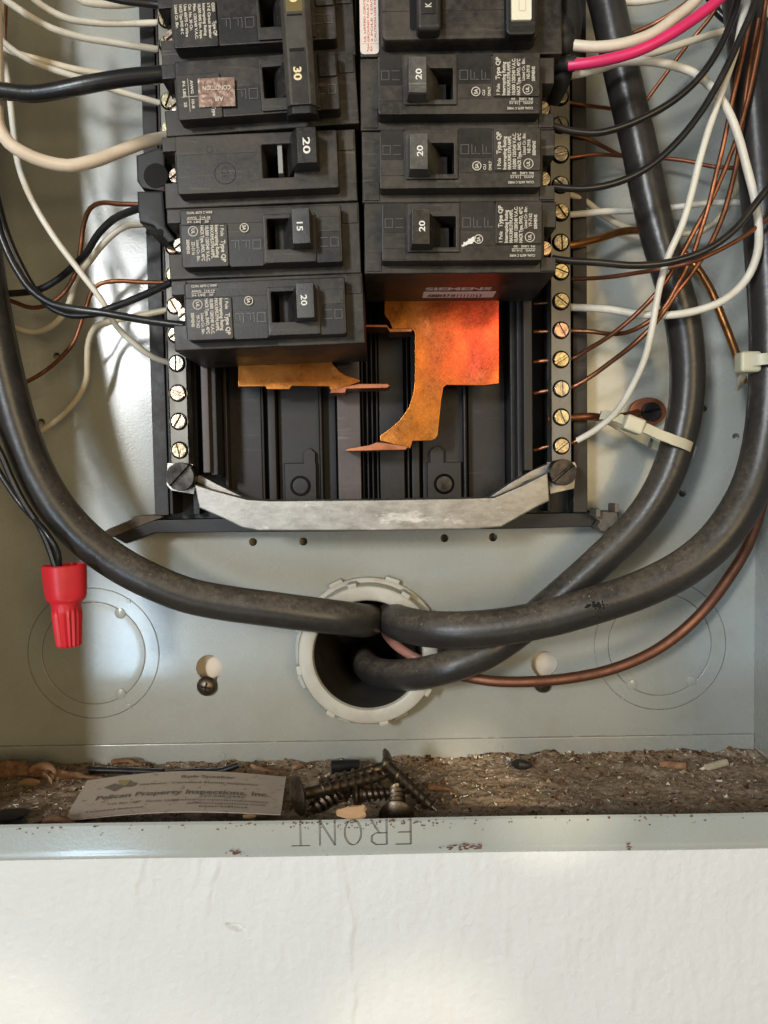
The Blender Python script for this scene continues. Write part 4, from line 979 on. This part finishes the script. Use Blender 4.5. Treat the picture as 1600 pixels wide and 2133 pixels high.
# wire nut with its two wires
wn = empty('wire_connector', P(135, 1250, .058)); tag(wn, 'bright red ribbed wire nut hanging at the lower left', 'wire nut')
def nut():
    bm = new(); axis0 = P(133, 1176, .058)-wn.location; axis1 = P(144, 1346, .058)-wn.location
    ax = (axis1-axis0); L = ax.length; ax.normalize(); s1 = Vector((0, -1, 0)); s2 = ax.cross(s1).normalized()
    prof = [(0.0, .0071), (0.015, .0075), (0.15, .0074), (0.34, .0070), (0.42, .0066), (0.46, .0058), (0.52, .0056), (0.62, .0055), (0.9, .0048), (0.985, .0045), (1.0, .0040), (1.0, 0)]
    n = 72; rings = []
    for i in range(60):
        t = i/59
        for (a, ra), (b, rb) in zip(prof[:-1], prof[1:]):
            if a <= t <= b and b > a: r = ra+(rb-ra)*(t-a)/(b-a); break
        ring = []
        for k in range(n):
            th = 2*math.pi*k/n; q = r
            if t > .5: q += .00028*math.cos(18*th)*min(1, (t-.5)*10)
            wing = max(0, abs(math.cos(th))**6)*min(1, max(0, (.50-t)/.10))
            if t < .42: q += .00022*math.cos(4*th+.6)
            q += .0012*wing
            ring.append(bm.verts.new(axis0+ax*(t*L)+(s2*math.cos(th)+s1*math.sin(th))*q))
        rings.append(ring)
    for a, c in zip(rings[:-1], rings[1:]):
        for k in range(n): bm.faces.new((a[k], a[(k+1) % n], c[(k+1) % n], c[k]))
    bm.faces.new(rings[-1])
    # recessed mouth
    inner = [bm.verts.new(axis0+ax*.003+(s2*math.cos(2*math.pi*k/n)+s1*math.sin(2*math.pi*k/n))*.0058) for k in range(n)]
    for k in range(n): bm.faces.new((rings[0][k], inner[k], inner[(k+1) % n], rings[0][(k+1) % n]))
    bm.faces.new(inner)
    bmesh.ops.recalc_face_normals(bm, faces=bm.faces[:]); mesh_obj('cap', bm, M_nut, wn)
nut()
Bk('black wire entering the red wire nut, the left one of the pair', 1.3, [(-40, 860, 62), (-15, 915, 62), (4, 950, 61), (22, 992, 60), (52, 1050, 59), (82, 1096, 58), (100, 1135, 58), (115, 1180, 58), (120, 1200, 58)])
Bk('black wire entering the red wire nut, twisted over its neighbour', 1.2, [(-45, 905, 56), (-18, 955, 56), (10, 1002, 56), (45, 1052, 56), (80, 1090, 59), (105, 1122, 61), (121, 1150, 60), (124, 1185, 58)])

# right side
wire('wire', 'thick cream wire above the red one at the upper right', 'wire', M_cream, 2.0, [(1165, 92, 70), (1189, 93, 72), (1240, 97, 74), (1300, 90, 75), (1360, 69, 75), (1405, 38, 74), (1444, 6, 72), (1480, -40, 70)], WG, n=20)
wire('wire', 'thick pink red wire sweeping up to the upper right', 'wire', M_pink, 1.95, [(1185, 136, 73), (1205, 134, 74), (1255, 126, 76), (1330, 105, 78), (1390, 75, 78), (1450, 36, 77), (1501, -4, 76), (1550, -50, 74)], None, n=20)
Wh('big white wire looping round the right side and back to the bar', 1.6, [(1165, 160, 60), (1189, 156, 60), (1240, 146, 60), (1285, 131, 60), (1330, 127, 60), (1390, 134, 60), (1444, 152, 60), (1489, 190, 59), (1516, 230, 58), (1540, 290, 58), (1556, 350, 58), (1571, 410, 58), (1580, 470, 57), (1577, 530, 55), (1553, 584, 53), (1508, 625, 51), (1450, 648, 48), (1390, 657, 45), (1330, 655, 40), (1270, 645, 34), (1190, 640, 25), (1150, 640, 25)], n=18)
Wh('white wire rising gently right behind the black wires at the upper right', 1.45, [(1150, 128, 50), (1177, 127, 50), (1240, 130, 50), (1300, 123, 50), (1360, 111, 48), (1435, 87, 45), (1495, 69, 42), (1534, 61, 40), (1600, 52, 40)], m=M_cream)
Cu('bare copper wire slanting from the top right down behind the inner cable', .85, [(1520, -30, 30), (1480, 36, 26), (1435, 90, 22), (1390, 150, 18), (1348, 207, 14), (1310, 262, 12)], m=M_cud)
Cu('dark copper wire above the cream wire at the upper right', .9, [(1450, -10, 30), (1405, 24, 28), (1360, 51, 24), (1312, 72, 20), (1250, 100, 14)], m=M_cud)
Bk('black wire from between the upper two right breakers sweeping up to the top', 1.35, [(1150, 262, 66), (1175, 270, 66), (1210, 276, 66), (1245, 277, 66), (1290, 266, 66), (1345, 243, 66), (1405, 208, 66), (1459, 159, 66), (1504, 90, 66), (1530, 24, 66), (1545, -40, 66)])
Bk('black wire from under the middle right breaker sweeping up to the top right', 1.35, [(1150, 389, 68), (1190, 393, 68), (1230, 392, 68), (1285, 380, 68), (1360, 342, 68), (1405, 302, 68), (1456, 240, 68), (1501, 165, 68), (1540, 84, 68), (1570, 15, 68), (1590, -40, 68)])
Wh('long white wire descending over everything on the right to the lowest bar screw', 1.35, [(1562, -40, 62), (1556, 5, 62), (1546, 40, 62), (1537, 90, 62), (1516, 156, 62), (1489, 231, 62), (1459, 330, 62), (1440, 405, 61), (1420, 470, 60), (1392, 535, 58), (1376, 590, 57), (1366, 640, 56), (1357, 690, 55), (1345, 740, 52), (1318, 802, 46), (1276, 866, 36), (1235, 899, 30), (1203, 917, 26)], bare=[(1210, 913, 26), (1190, 923, 25), (1150, 928, 24), (1112, 938, 22)])
Cu('bare copper wire in the right bundle, ending at the bar well above the lug', .95, [(1604, -50, 52), (1594, 10, 52), (1582, 90, 52), (1564, 180, 52), (1540, 270, 52), (1507, 360, 52), (1480, 420, 52), (1450, 474, 51), (1420, 530, 50), (1375, 602, 50), (1330, 650, 46), (1270, 700, 38), (1225, 728, 30), (1192, 747, 25), (1150, 750, 24), (1112, 754, 22)])
Cu('bare copper wire in the right bundle, levelling off to the bar', .95, [(1572, -40, 55), (1561, 45, 55), (1549, 105, 55), (1525, 210, 55), (1507, 300, 55), (1489, 375, 54), (1474, 435, 53), (1456, 492, 52), (1444, 530, 52), (1414, 588, 51), (1380, 645, 49), (1335, 680, 45), (1300, 694, 39), (1270, 696, 33), (1235, 691, 28), (1192, 689, 25), (1150, 690, 24), (1112, 691, 22)], m=M_cu)
Cu('bright copper wire in the right bundle, lowest of the three reaching the bar', 1.0, [(1580, 40, 48), (1558, 165, 48), (1545, 260, 48), (1533, 345, 49), (1519, 405, 50), (1500, 465, 50), (1478, 512, 50), (1448, 560, 50), (1410, 610, 50), (1371, 665, 48), (1330, 708, 44), (1270, 756, 34), (1225, 788, 28), (1192, 806, 25), (1150, 812, 24), (1112, 819, 22)])
Cu('short copper wire from the bar beside the upper right breaker', .85, [(1160, 212, 22), (1186, 214, 22), (1225, 220, 20), (1273, 226, 16), (1330, 236, 12)], m=M_cu)
Cu('dull copper wire slanting from the bar behind the inner cable to the right edge', .85, [(1165, 270, 22), (1190, 279, 22), (1225, 290, 20), (1262, 308, 16), (1300, 326, 13), (1378, 329, 12), (1435, 336, 14), (1489, 348, 18), (1530, 350, 20), (1560, 345, 20), (1610, 325, 22)], m=M_cud)
Cu('nearly level copper wire beside the middle right breaker', .85, [(1165, 332, 22), (1186, 329, 22), (1240, 322, 20), (1297, 325, 16), (1350, 330, 12)], m=M_cud)
Wh('dim cream wire passing behind the inner cable and up the far right', 1.4, [(1165, 402, 22), (1189, 406, 20), (1219, 419, 18), (1255, 446, 14), (1300, 472, 12), (1360, 487, 11), (1423, 487, 12), (1462, 481, 15), (1496, 456, 18), (1525, 412, 20), (1546, 350, 22), (1566, 262, 24), (1582, 180, 26), (1592, 80, 28), (1600, -40, 30)], m=M_old)
Wh('level white wire running right behind the inner cable beside the lowest right breaker', 1.4, [(1155, 449, 24), (1189, 447, 23), (1255, 441, 20), (1330, 439, 14), (1405, 432, 14), (1465, 424, 20), (1555, 421, 30), (1620, 414, 32)])
Bk('black wire from the lowest right breaker sweeping across to the right edge', 1.4, [(1150, 539, 66), (1175, 543, 66), (1240, 547, 66), (1330, 553, 66), (1405, 544, 66), (1480, 516, 66), (1534, 475, 66), (1570, 430, 66), (1612, 375, 66)])
Cu('reddish copper wire crossing under the long black wire to the right edge', .9, [(1192, 581, 25), (1230, 580, 30), (1270, 577, 38), (1330, 568, 48), (1375, 561, 56), (1420, 552, 58), (1450, 543, 60), (1480, 530, 60), (1540, 498, 58), (1612, 446, 56)], m=M_cud)
Cu('heavy bright copper wire leaving the bar beside the lowest right breaker', 1.75, [(1150, 517, 25), (1189, 511, 24), (1240, 500, 20), (1300, 482, 15), (1335, 481, 13), (1370, 492, 12), (1410, 515, 12), (1444, 548, 14), (1474, 592, 18), (1501, 655, 22), (1525, 715, 26), (1542, 765, 30), (1550, 800, 30)], m=M_cug, n=18)
Cu('short heavy copper wire joining the bar to the round lug', 1.75, [(1140, 873, 24), (1190, 870, 24), (1235, 868, 22), (1262, 872, 18), (1295, 868, 10), (1330, 860, 6)], m=M_cu, n=16)
Cu('copper stub poking out left of the right bar, highest one', .6, [(1150, 630, 24), (1113, 633, 22)])
# black cable bundle behind at the top right
Bk('dark wire crossing the top right corner behind the others', 1.7, [(1470, -20, 24), (1500, 30, 26), (1540, 55, 28), (1620, 40, 30)])
Wh('pale wire crossing the very top right corner', 1.5, [(1230, -12, 16), (1300, 4, 16), (1380, -4, 16), (1430, -20, 16)])

# ground lug
gl = empty('ground_lug', P(1348, 858, .003)); tag(gl, 'brown oval copper ground lug with a black screw, behind the pale tie', 'ground lug')
bm = new(); plate(bm, [(x*1.18, y*.92) for x, y in circ(0, 0, 7.2, 36)], [circ(.6, 0, 2.4, 20)], -2.5, 1.8, .4); mesh_obj('lug_plate', bm, M_cud, gl)
bm = new(); screw_head(bm, .0042, .0035, 10, .001, Matrix.Translation((.0006, -.0018, 0))); mesh_obj('lug_screw', bm, M_black, gl)

# zip ties
def strap_band(bm, pts, w, th=.0007, normal=None):
    s = spline(pts, .002); N = len(s); rings = []
    for i, p in enumerate(s):
        t = (s[min(i+1, N-1)]-s[max(i-1, 0)]).normalized(); nn = normal(p).normalized() if normal else Vector((0, -1, 0))
        nn = (nn-t*nn.dot(t)).normalized(); sd = t.cross(nn)
        rings.append([bm.verts.new(p+sd*w/2), bm.verts.new(p+sd*w/2+nn*th), bm.verts.new(p-sd*w/2+nn*th), bm.verts.new(p-sd*w/2)])
    for a, c in zip(rings[:-1], rings[1:]):
        for k in range(4): bm.faces.new((a[k], a[(k+1) % 4], c[(k+1) % 4], c[k]))
    bm.faces.new(rings[0]); bm.faces.new(rings[-1][::-1]); bmesh.ops.recalc_face_normals(bm, faces=bm.faces[:])
z1t = empty('cable_tie', P(1318, 885, .040)); tag(z1t, 'pale yellow cable tie round the inner right cable, its head near the lug', 'cable tie', 'pale nylon cable ties')
o_ = z1t.location.copy()
bm = new()
strap_band(bm, [P(x, y, d*.001)-o_ for x, y, d in ((1318, 886, 42), (1345, 893, 41), (1370, 905, 40.5), (1400, 916, 40), (1425, 925, 38), (1441, 935, 31), (1440, 945, 23), (1425, 945, 18), (1390, 935, 17), (1350, 920, 18), (1300, 893, 21), (1262, 872, 26), (1250, 866, 28), (1275, 868, 33), (1310, 882, 40))], .0042, .0010,
           normal=lambda p: (p+o_-P(1405, 925, .028)) if (p+o_).x > P(1375, 900, .03).x else Vector((0, -1, .15)))
mesh_obj('strap', bm, M_tie, z1t)
bm = new(); b = bmesh.new(); box(b, -.0042, .0042, -.0038, .003, -.0033, .0033, .0012, 3); bmesh.ops.transform(b, matrix=Matrix.Rotation(R(22), 4, 'Y'), verts=b.verts[:]); merge(bm, b); mesh_obj('tie_head', bm, M_tie, z1t)
z2t = empty('cable_tie', P(1558, 755, .048)); tag(z2t, 'pale yellow cable tie at the right edge holding the outer cable and copper wire', 'cable tie', 'pale nylon cable ties')
o_ = z2t.location.copy()
bm = new(); box(bm, -.0042, .0042, -.0035, .004, -.0042, .0042, .0013, 3); mesh_obj('tie_head', bm, M_tie, z2t)
bm = new(); strap_band(bm, [P(x, y, d*.001)-o_ for x, y, d in ((1562, 752, 50), (1590, 748, 53.5), (1625, 746, 52), (1655, 748, 42), (1640, 750, 34), (1600, 752, 33), (1556, 756, 34), (1540, 757, 38), (1548, 756, 46))], .0045, .0009, normal=lambda p: p+o_-P(1600, 752, .043))
mesh_obj('strap', bm, M_tie, z2t)
bm = new(); strap_band(bm, [P(x, y, d*.001)-o_ for x, y, d in ((1550, 765, 46), (1544, 785, 42), (1538, 808, 34))], .0030, .0009); mesh_obj('tail', bm, M_tie, z2t)

# mounting screws in the keyholes
def pan_screw(px, py, label, r=.0048):
    c = P(px, py, 0); t = empty('mounting_screw', (c.x, 0, c.z)); tag(t, label, 'screw', 'keyhole mounting screws')
    bm = new(); lathe(bm, [(r*.95, .0002), (r, .0010), (r*.92, .0022), (r*.6, .0034), (r*.2, .0037), (0, .0037)], 32); lathe(bm, [(.0018, .001), (.0018, -.0075)], 12); mesh_obj('head', bm, M_steel, t)
    bm = new()
    for a in (12, 102):
        b = bmesh.new(); box(b, -.0024, .0024, -.00385, -.0028, -.00042, .00042, .0001); bmesh.ops.transform(b, matrix=Matrix.Rotation(R(a), 4, 'Y'), verts=b.verts[:]); merge(bm, b)
    mesh_obj('cross_recess_shade', bm, M_void, t)  # dark bars laid on the head, painting the shade of the cross slots
pan_screw(432, 1428, 'left mounting screw with a cross head below its pale round keyhole')
pan_screw(1130, 1424, 'right mounting screw mostly hidden behind the heavy copper ground wire', .0042)

# ------------------------------------------------------------------ debris on the box floor
def floor_z(y): t = (-y)/DL; return ZF+(ZB+.0016-ZF)*t
def on_floor(px, py, h=0.0):
    z = (ZF+ZB+.0016)/2
    for _ in range(4):
        q = F(px, py, z+h); z = floor_z(q.y)
    return F(px, py, z+h)
def dust_h(x, y):
    p = Vector((x, y, 0)); b = (-y)/DL
    h = .0011+.0011*noise.noise(p*45)+.0009*noise.noise(p*150)+.0005*noise.noise(p*420)
    h += .0022*math.exp(-((-y)/.010)**2)*(0.6+noise.noise(p*70))      # drift against the back
    h += .0018*max(0, min(1, (x-.01)/.06))*(.7+.7*noise.noise(p*60+Vector((5, 5, 0))))
    return max(.0001, h)
bm = new(); nx_, ny_ = 520, 130; g = []
for j in range(ny_+1):
    y = -.0016-(DL-.0036)*j/ny_
    g.append([bm.verts.new((XL+.0003+(XR-XL-.0006)*i/nx_, y, floor_z(y)+dust_h(XL+(XR-XL)*i/nx_, y))) for i in range(nx_+1)])
for j in range(ny_):
    for i in range(nx_): bm.faces.new((g[j][i], g[j+1][i], g[j+1][i+1], g[j][i+1]))
tag(mesh_obj('dust', bm, M_dust), 'brown dust and dirt covering the bottom of the grey box', 'dust', kind='stuff')
bm = new(); rnd = random.Random(11)
tet = [Vector((1, 1, 1)), Vector((-1, -1, 1)), Vector((-1, 1, -1)), Vector((1, -1, -1))]
verts = []; faces = []
for k in range(9000):
    x = rnd.uniform(XL+.003, XR-.003)
    if rnd.random() < .35: x = rnd.uniform(.0, XR-.003)
    y = -rnd.uniform(.002, DL-.004) if rnd.random() < .75 else -abs(rnd.gauss(0, .005))-.002
    s = .00016+.00042*rnd.random()**4+(.0008 if rnd.random() < .012 else 0)
    c = Vector((x, y, floor_z(y)+dust_h(x, y)+s*.3)); b0 = len(verts)
    rot = Matrix.Rotation(rnd.uniform(0, 6.3), 3, Vector((rnd.random(), rnd.random(), rnd.random()+.01)).normalized())
    sc = Vector((rnd.uniform(.6, 1.8), rnd.uniform(.6, 1.3), rnd.uniform(.4, 1)))
    for t in tet:
        q = rot @ Vector((t.x*s*sc.x, t.y*s*sc.y, t.z*s*sc.z)); verts.append(c+q)
    for f in ((0, 1, 2), (0, 3, 1), (0, 2, 3), (1, 3, 2)): faces.append([b0+i for i in f])
for k in range(420):                       # short fibres and husk shreds among the grains
    x = rnd.choice([rnd.uniform(XL+.004, XR-.004), rnd.gauss(-.14, .02)]); x = max(XL+.004, min(XR-.004, x)); y = -rnd.uniform(.002, DL-.006)
    a = rnd.uniform(0, 6.3); L_ = rnd.uniform(.001, .0045); w_ = rnd.uniform(.00012, .0004); b0 = len(verts)
    c = Vector((x, y, floor_z(y)+dust_h(x, y)+.0006)); d_ = Vector((math.cos(a), math.sin(a), rnd.uniform(-.15, .35))); n_ = Vector((-math.sin(a), math.cos(a), 0)); up_ = Vector((0, 0, w_))
    bend = n_*rnd.uniform(-.3, .3)*L_
    for t_, o2 in ((-1, 0), (0, 1), (1, 0)):
        q = c+d_*L_*t_/2+bend*o2
        verts += [q-n_*w_/2, q+n_*w_/2, q+up_]
    for k2 in (0, 3):
        for i_ in range(3):
            j_ = (i_+1) % 3; faces.append([b0+k2+i_, b0+k2+j_, b0+k2+3+j_, b0+k2+3+i_])
    faces += [[b0, b0+2, b0+1], [b0+6, b0+7, b0+8]]
me = bpy.data.meshes.new('dirt_grains'); me.from_pydata(verts, [], faces); me.materials.append(M_grain)
o = bpy.data.objects.new('dirt_grains', me); col.objects.link(o); tag(o, 'loose grains and crumbs of dirt scattered over the dust', 'dirt', kind='stuff')

# business card, bowed upward
A0 = on_floor(182, 1627, .004); A1 = on_floor(596, 1619, .004); B1 = on_floor(585, 1698, .006); B0 = on_floor(132, 1712, .002)
card = empty('business_card', (0, 0, 0)); tag(card, 'dirty white business card lying bowed on the dust at the left', 'business card')
def card_pt(s, t):     # s 0..1 left-right, t 0..1 front-back
    p = (B0.lerp(B1, s)).lerp(A0.lerp(A1, s), t)
    return p+Vector((0, 0, .0030*math.sin(math.pi*min(1, s*1.02))*(0.75+.35*t)))
bm = new(); nx_, nz_ = 60, 30; top = []; bot = []
for j in range(nz_+1):
    top.append([bm.verts.new(card_pt(i/nx_, j/nz_)+Vector((0, 0, .00035))) for i in range(nx_+1)])
    bot.append([bm.verts.new(card_pt(i/nx_, j/nz_)) for i in range(nx_+1)])
for j in range(nz_):
    for i in range(nx_):
        bm.faces.new((top[j][i], top[j][i+1], top[j+1][i+1], top[j+1][i])); bm.faces.new((bot[j][i], bot[j+1][i], bot[j+1][i+1], bot[j][i+1]))
for i in range(nx_):
    bm.faces.new((bot[0][i], bot[0][i+1], top[0][i+1], top[0][i])); bm.faces.new((bot[nz_][i+1], bot[nz_][i], top[nz_][i], top[nz_][i+1]))
for j in range(nz_):
    bm.faces.new((bot[j+1][0], bot[j][0], top[j][0], top[j+1][0])); bm.faces.new((bot[j][nx_], bot[j+1][nx_], top[j+1][nx_], top[j][nx_]))
mesh_obj('card_sheet', bm, M_card, card)
CW, CH = 89., 51.
def card_text(bm, s, x, y, size, fit, bold=.0):
    b, wd = text_bm(s, size, Matrix(), bold, 1); k = fit/wd
    bmesh.ops.subdivide_edges(b, edges=[e for e in b.edges if e.calc_length() > 3], cuts=2)
    for v in b.verts:
        v.co = card_pt((x+v.co.x*k)/CW, (y+v.co.y)/CH)+Vector((0, 0, .00062))
    merge(bm, b)
bm = new()
card_text(bm, 'Pelican Property Inspections, Inc.', 9, 20, 7.5, 74, .02)
mesh_obj('card_title', bm, M_inkg, card, smooth=False)
bm = new()
card_text(bm, 'Rob Speaker', 43, 41, 5, 24, .02); card_text(bm, 'Certified Home Inspector', 40, 33.5, 3.2, 38, .02); card_text(bm, 'ASHI Member', 26, 33.5, 3, 12, .02)
card_text(bm, '727.686.0942', 54, 16.2, 3.6, 19, .01); card_text(bm, 'pelicanpropertyinspections', 45, 12, 3.0, 38, .01)
card_text(bm, 'pelicaninspections.com', 50, 8.2, 3.0, 32, .01); card_text(bm, 'Certified', 55, 4.4, 3, 20, .01)
card_text(bm, 'P.O. Box 1047', 16, 12, 3.2, 14, .01); card_text(bm, 'Florida 33785', 32, 11.6, 3.2, 14, .01); card_text(bm, 'Licensed Insured', 8, 5.5, 3, 24, .01)
mesh_obj('card_print', bm, M_inkg, card, smooth=False)
M_yel = mat('card_yellow', (0.42, 0.34, 0.12), .8)
for nm, pts, m_ in (('bird_mark', [(10, 36), (14, 40), (17, 37), (21, 41), (25, 36), (23, 33), (19, 34), (16, 29), (13, 33)], M_inkg), ('bird_bill', [(15, 44), (17, 37), (20, 35), (21, 42)], M_yel)):
    bm = new(); vs_ = [bm.verts.new(card_pt(x/CW, y/CH)+Vector((0, 0, .0006 if m_ is M_inkg else .0007))) for x, y in pts]; bm.faces.new(vs_); bmesh.ops.triangulate(bm, faces=bm.faces[:]); mesh_obj(nm, bm, m_, card, smooth=False)

# coarse screws dropped in the box
def wood_screw(hx, hy, hh, tx, ty, th, label, length_px=None, hr=.0075, r=.0024):
    a = on_floor(hx, hy, hh); b_ = on_floor(tx, ty, th)
    ax = (b_-a); L = ax.length; 
    t = empty('screw', a, (0, 0, 0)); tag(t, label, 'screw', 'coarse screws dropped on the box floor')
    M = ax.to_track_quat('-Y', 'Z').to_matrix().to_4x4()
    bm = new(); lathe(bm, [(0, -.0016), (hr*.5, -.0014), (hr*.85, -.0006), (hr, .0004), (hr*.95, .0010), (hr*.55, .0018), (r, .0030)], 32, M); mesh_obj('head', bm, M_steel, t)
    bm = new(); lathe(bm, [(r*.95, .001), (r*.9, L*.4), (r*.8, L*.85), (r*.15, L)], 20, M)
    mesh_obj('shank', bm, M_steel, t)
    bm = new(); turns = max(5, int(L*.72/.0030)); n = 16; prev = None; pp = r*1.55
    for k in range(turns*n+1):
        f = k/(turns*n); h = L*(.22+.74*f); rr = r*(.95-.1*f) if f < .85 else r*.86*(1-(f-.85)/.15*.8)
        ro = rr+.0011*min(1, f*8)*(1 if f < .9 else (1-f)/.1)
        th_ = 2*math.pi*k/n; cs, sn = math.cos(th_), math.sin(th_)
        cur = [bm.verts.new(M @ Vector((rr*.9*cs, -(h-.0007), rr*.9*sn))), bm.verts.new(M @ Vector((ro*cs, -h, ro*sn))), bm.verts.new(M @ Vector((rr*.9*cs, -(h+.0007), rr*.9*sn)))]
        if prev: bm.faces.new((prev[0], prev[1], cur[1], cur[0])); bm.faces.new((prev[1], prev[2], cur[2], cur[1]))
        prev = cur
    bmesh.ops.recalc_face_normals(bm, faces=bm.faces[:]); mesh_obj('thread', bm, M_steel, t)
    return t
wood_screw(618, 1657, .009, 815, 1612, .011, 'long dark screw whose big round head is leftmost beside the card', hr=.0080, r=.0026)
wood_screw(806, 1592, .016, 912, 1690, .004, 'shiny coarse screw slanting down to the right of the pile', hr=.0030, r=.0023)
wood_screw(812, 1594, .014, 650, 1640, .008, 'screw with its tilted head at the top of the pile', hr=.0072, r=.0021)
wood_screw(742, 1655, .005, 824, 1650, .006, 'short screw lying level under the pile with shiny thread edges', hr=.0055, r=.0024)
wood_screw(826, 1702, .0035, 829, 1636, .009, 'screw standing head forward against the flange', hr=.0068, r=.0024)
wood_screw(735, 1640, .004, 640, 1690, .003, 'screw lying in shadow at the bottom of the pile', hr=.0060, r=.0022)
# scraps
def scrap(name, label, cat, pts, rad, mat_, n=12, jitter=.1):
    p3 = [on_floor(x, y, h) for x, y, h in pts]; bm = new(); tube(bm, p3, rad, n, jitter=jitter); return thing_bm(name, bm, mat_, label, cat)
scrap('wire_scrap', 'black wire offcut lying behind the card', 'wire scrap', [(190, 1603, .003), (260, 1605, .003), (340, 1608, .003)], .0016, M_blk)
scrap('wire_scrap', 'curved black wire offcut turned up at its right end', 'wire scrap', [(345, 1611, .002), (410, 1607, .003), (465, 1605, .004), (498, 1594, .006)], .0015, M_blk)
scrap('wire_scrap', 'short grey tube offcut behind the dropped screws', 'wire scrap', [(690, 1598, .004), (748, 1594, .004)], .0026, M_black)
scrap('pellet', 'dark oval pellet on the dust right of the centre', 'pellet', [(1068, 1590, .005), (1085, 1592, .0055), (1108, 1594, .005)], lambda t: .0024*math.sqrt(max(.12, 1-(2*t-1)**2)), M_black, 14)
scrap('twig', 'small broken twig at the back right of the dust', 'twig', [(1472, 1600, .004), (1512, 1588, .005)], .0016, M_old)
scrap('twig', 'brown twig piece lying against the back sheet at the right', 'twig', [(1375, 1592, .004), (1430, 1597, .004)], .0017, M_leaf)
scrap('twig', 'thin rusty nail right of the dropped screws', 'nail', [(893, 1638, .003), (940, 1645, .002)], lambda t: .0016*(1-.6*t), M_leaf)
# dry fibrous strip twisted at the left
fb = empty('dry_husk', on_floor(100, 1615, .004)); tag(fb, 'twisted dry orange brown husk at the far left back of the box', 'dry husk')
def leafstrip(parent, pts, w0, w1, tw):
    s = spline([on_floor(*p)-parent.location for p in pts], .0012); bm = new(); N = len(s); rows = []
    for i, p in enumerate(s):
        f = i/(N-1); t = (s[min(i+1, N-1)]-s[max(i-1, 0)]).normalized(); a = tw*f+.6*noise.noise(p*120)
        sd = Vector((0, math.sin(a), math.cos(a))); wd = w0+(w1-w0)*f
        rows.append([bm.verts.new(p+sd*wd*(q-.5)+Vector((0, -1, 0))*.0012*math.sin(q*math.pi)+Vector((0, .0006, .0006))*noise.noise((p+sd*q*.01)*300)) for q in (0, .2, .4, .6, .8, 1)])
    for a, c in zip(rows[:-1], rows[1:]):
        for k in range(5): bm.faces.new((a[k], c[k], c[k+1], a[k+1]))
    o = mesh_obj('strip', bm, M_leaf, parent); so = o.modifiers.new('s', 'SOLIDIFY'); so.thickness = .0003
leafstrip(fb, [(-20, 1606, .006), (40, 1602, .008), (80, 1607, .007), (120, 1612, .006), (180, 1616, .004), (222, 1622, .002)], .009, .001, 1.2)
leafstrip(fb, [(-20, 1600, .004), (30, 1596, .005), (70, 1600, .006), (100, 1612, .008), (112, 1632, .006)], .006, .004, 2.5)
leafstrip(fb, [(60, 1606, .008), (80, 1596, .010), (105, 1598, .009), (118, 1620, .006)], .004, .003, 1.5)
for k, (pts, w, lab) in enumerate((([(90, 1714, .004), (120, 1708, .005), (165, 1716, .003)], .004, 'curled brown husk flake in front of the card corner'),
                    ([(232, 1590, .004), (260, 1584, .006), (300, 1592, .003)], .003, 'small dry flake standing behind the card'),
                    ([(610, 1600, .003), (632, 1594, .004), (640, 1602, .002)], .003, 'small orange flake behind the leftmost screw head'),
                    ([(520, 1594, .003), (560, 1604, .004), (600, 1606, .002)], .0025, 'thin tan flake behind the card right corner'))):
    e = empty('husk_flake', on_floor(*pts[1])); tag(e, lab, 'flake', 'small dry flakes'); leafstrip(e, pts, w, w*.4, .8)
for k, (px, py, h, s, lab) in enumerate(((715, 1693, .010, .0040, 'pale wood chip standing on the flange edge before the screws'), (522, 1700, .006, .0018, 'tiny orange wood crumb at the front edge of the card'), (60, 1628, .004, .0030, 'pale crumb lying before the twisted husk'))):
    c = on_floor(px, py, h) if k != 0 else P(737, 1692, DL-.002)
    bm = new(); b = bmesh.new(); bmesh.ops.create_icosphere(b, subdivisions=2, radius=s)
    for v in b.verts: v.co = Vector((v.co.x*1.5, v.co.y*.35, v.co.z*.6))*(1+.5*noise.noise(v.co*400+Vector((k, 0, 0))))
    merge(bm, b); o = mesh_obj('wood_chip', bm, M_wood, None, True, 20); o.location = c; tag(o, lab, 'wood chip', 'wood chips and crumbs')
bm = new(); b = bmesh.new(); bmesh.ops.create_icosphere(b, subdivisions=3, radius=.006)
for v in b.verts: v.co = Vector((v.co.x*1.3, v.co.y, v.co.z*.3))*(1+.6*noise.noise(v.co*250))
merge(bm, b); o = mesh_obj('lump', bm, M_black); o.location = on_floor(22, 1704, .003); tag(o, 'dark flat lump at the left end of the dust', 'lump')
print('tris', sum(len(o.data.polygons) for o in bpy.data.objects if o.type == 'MESH'), 'objs', len(bpy.data.objects))
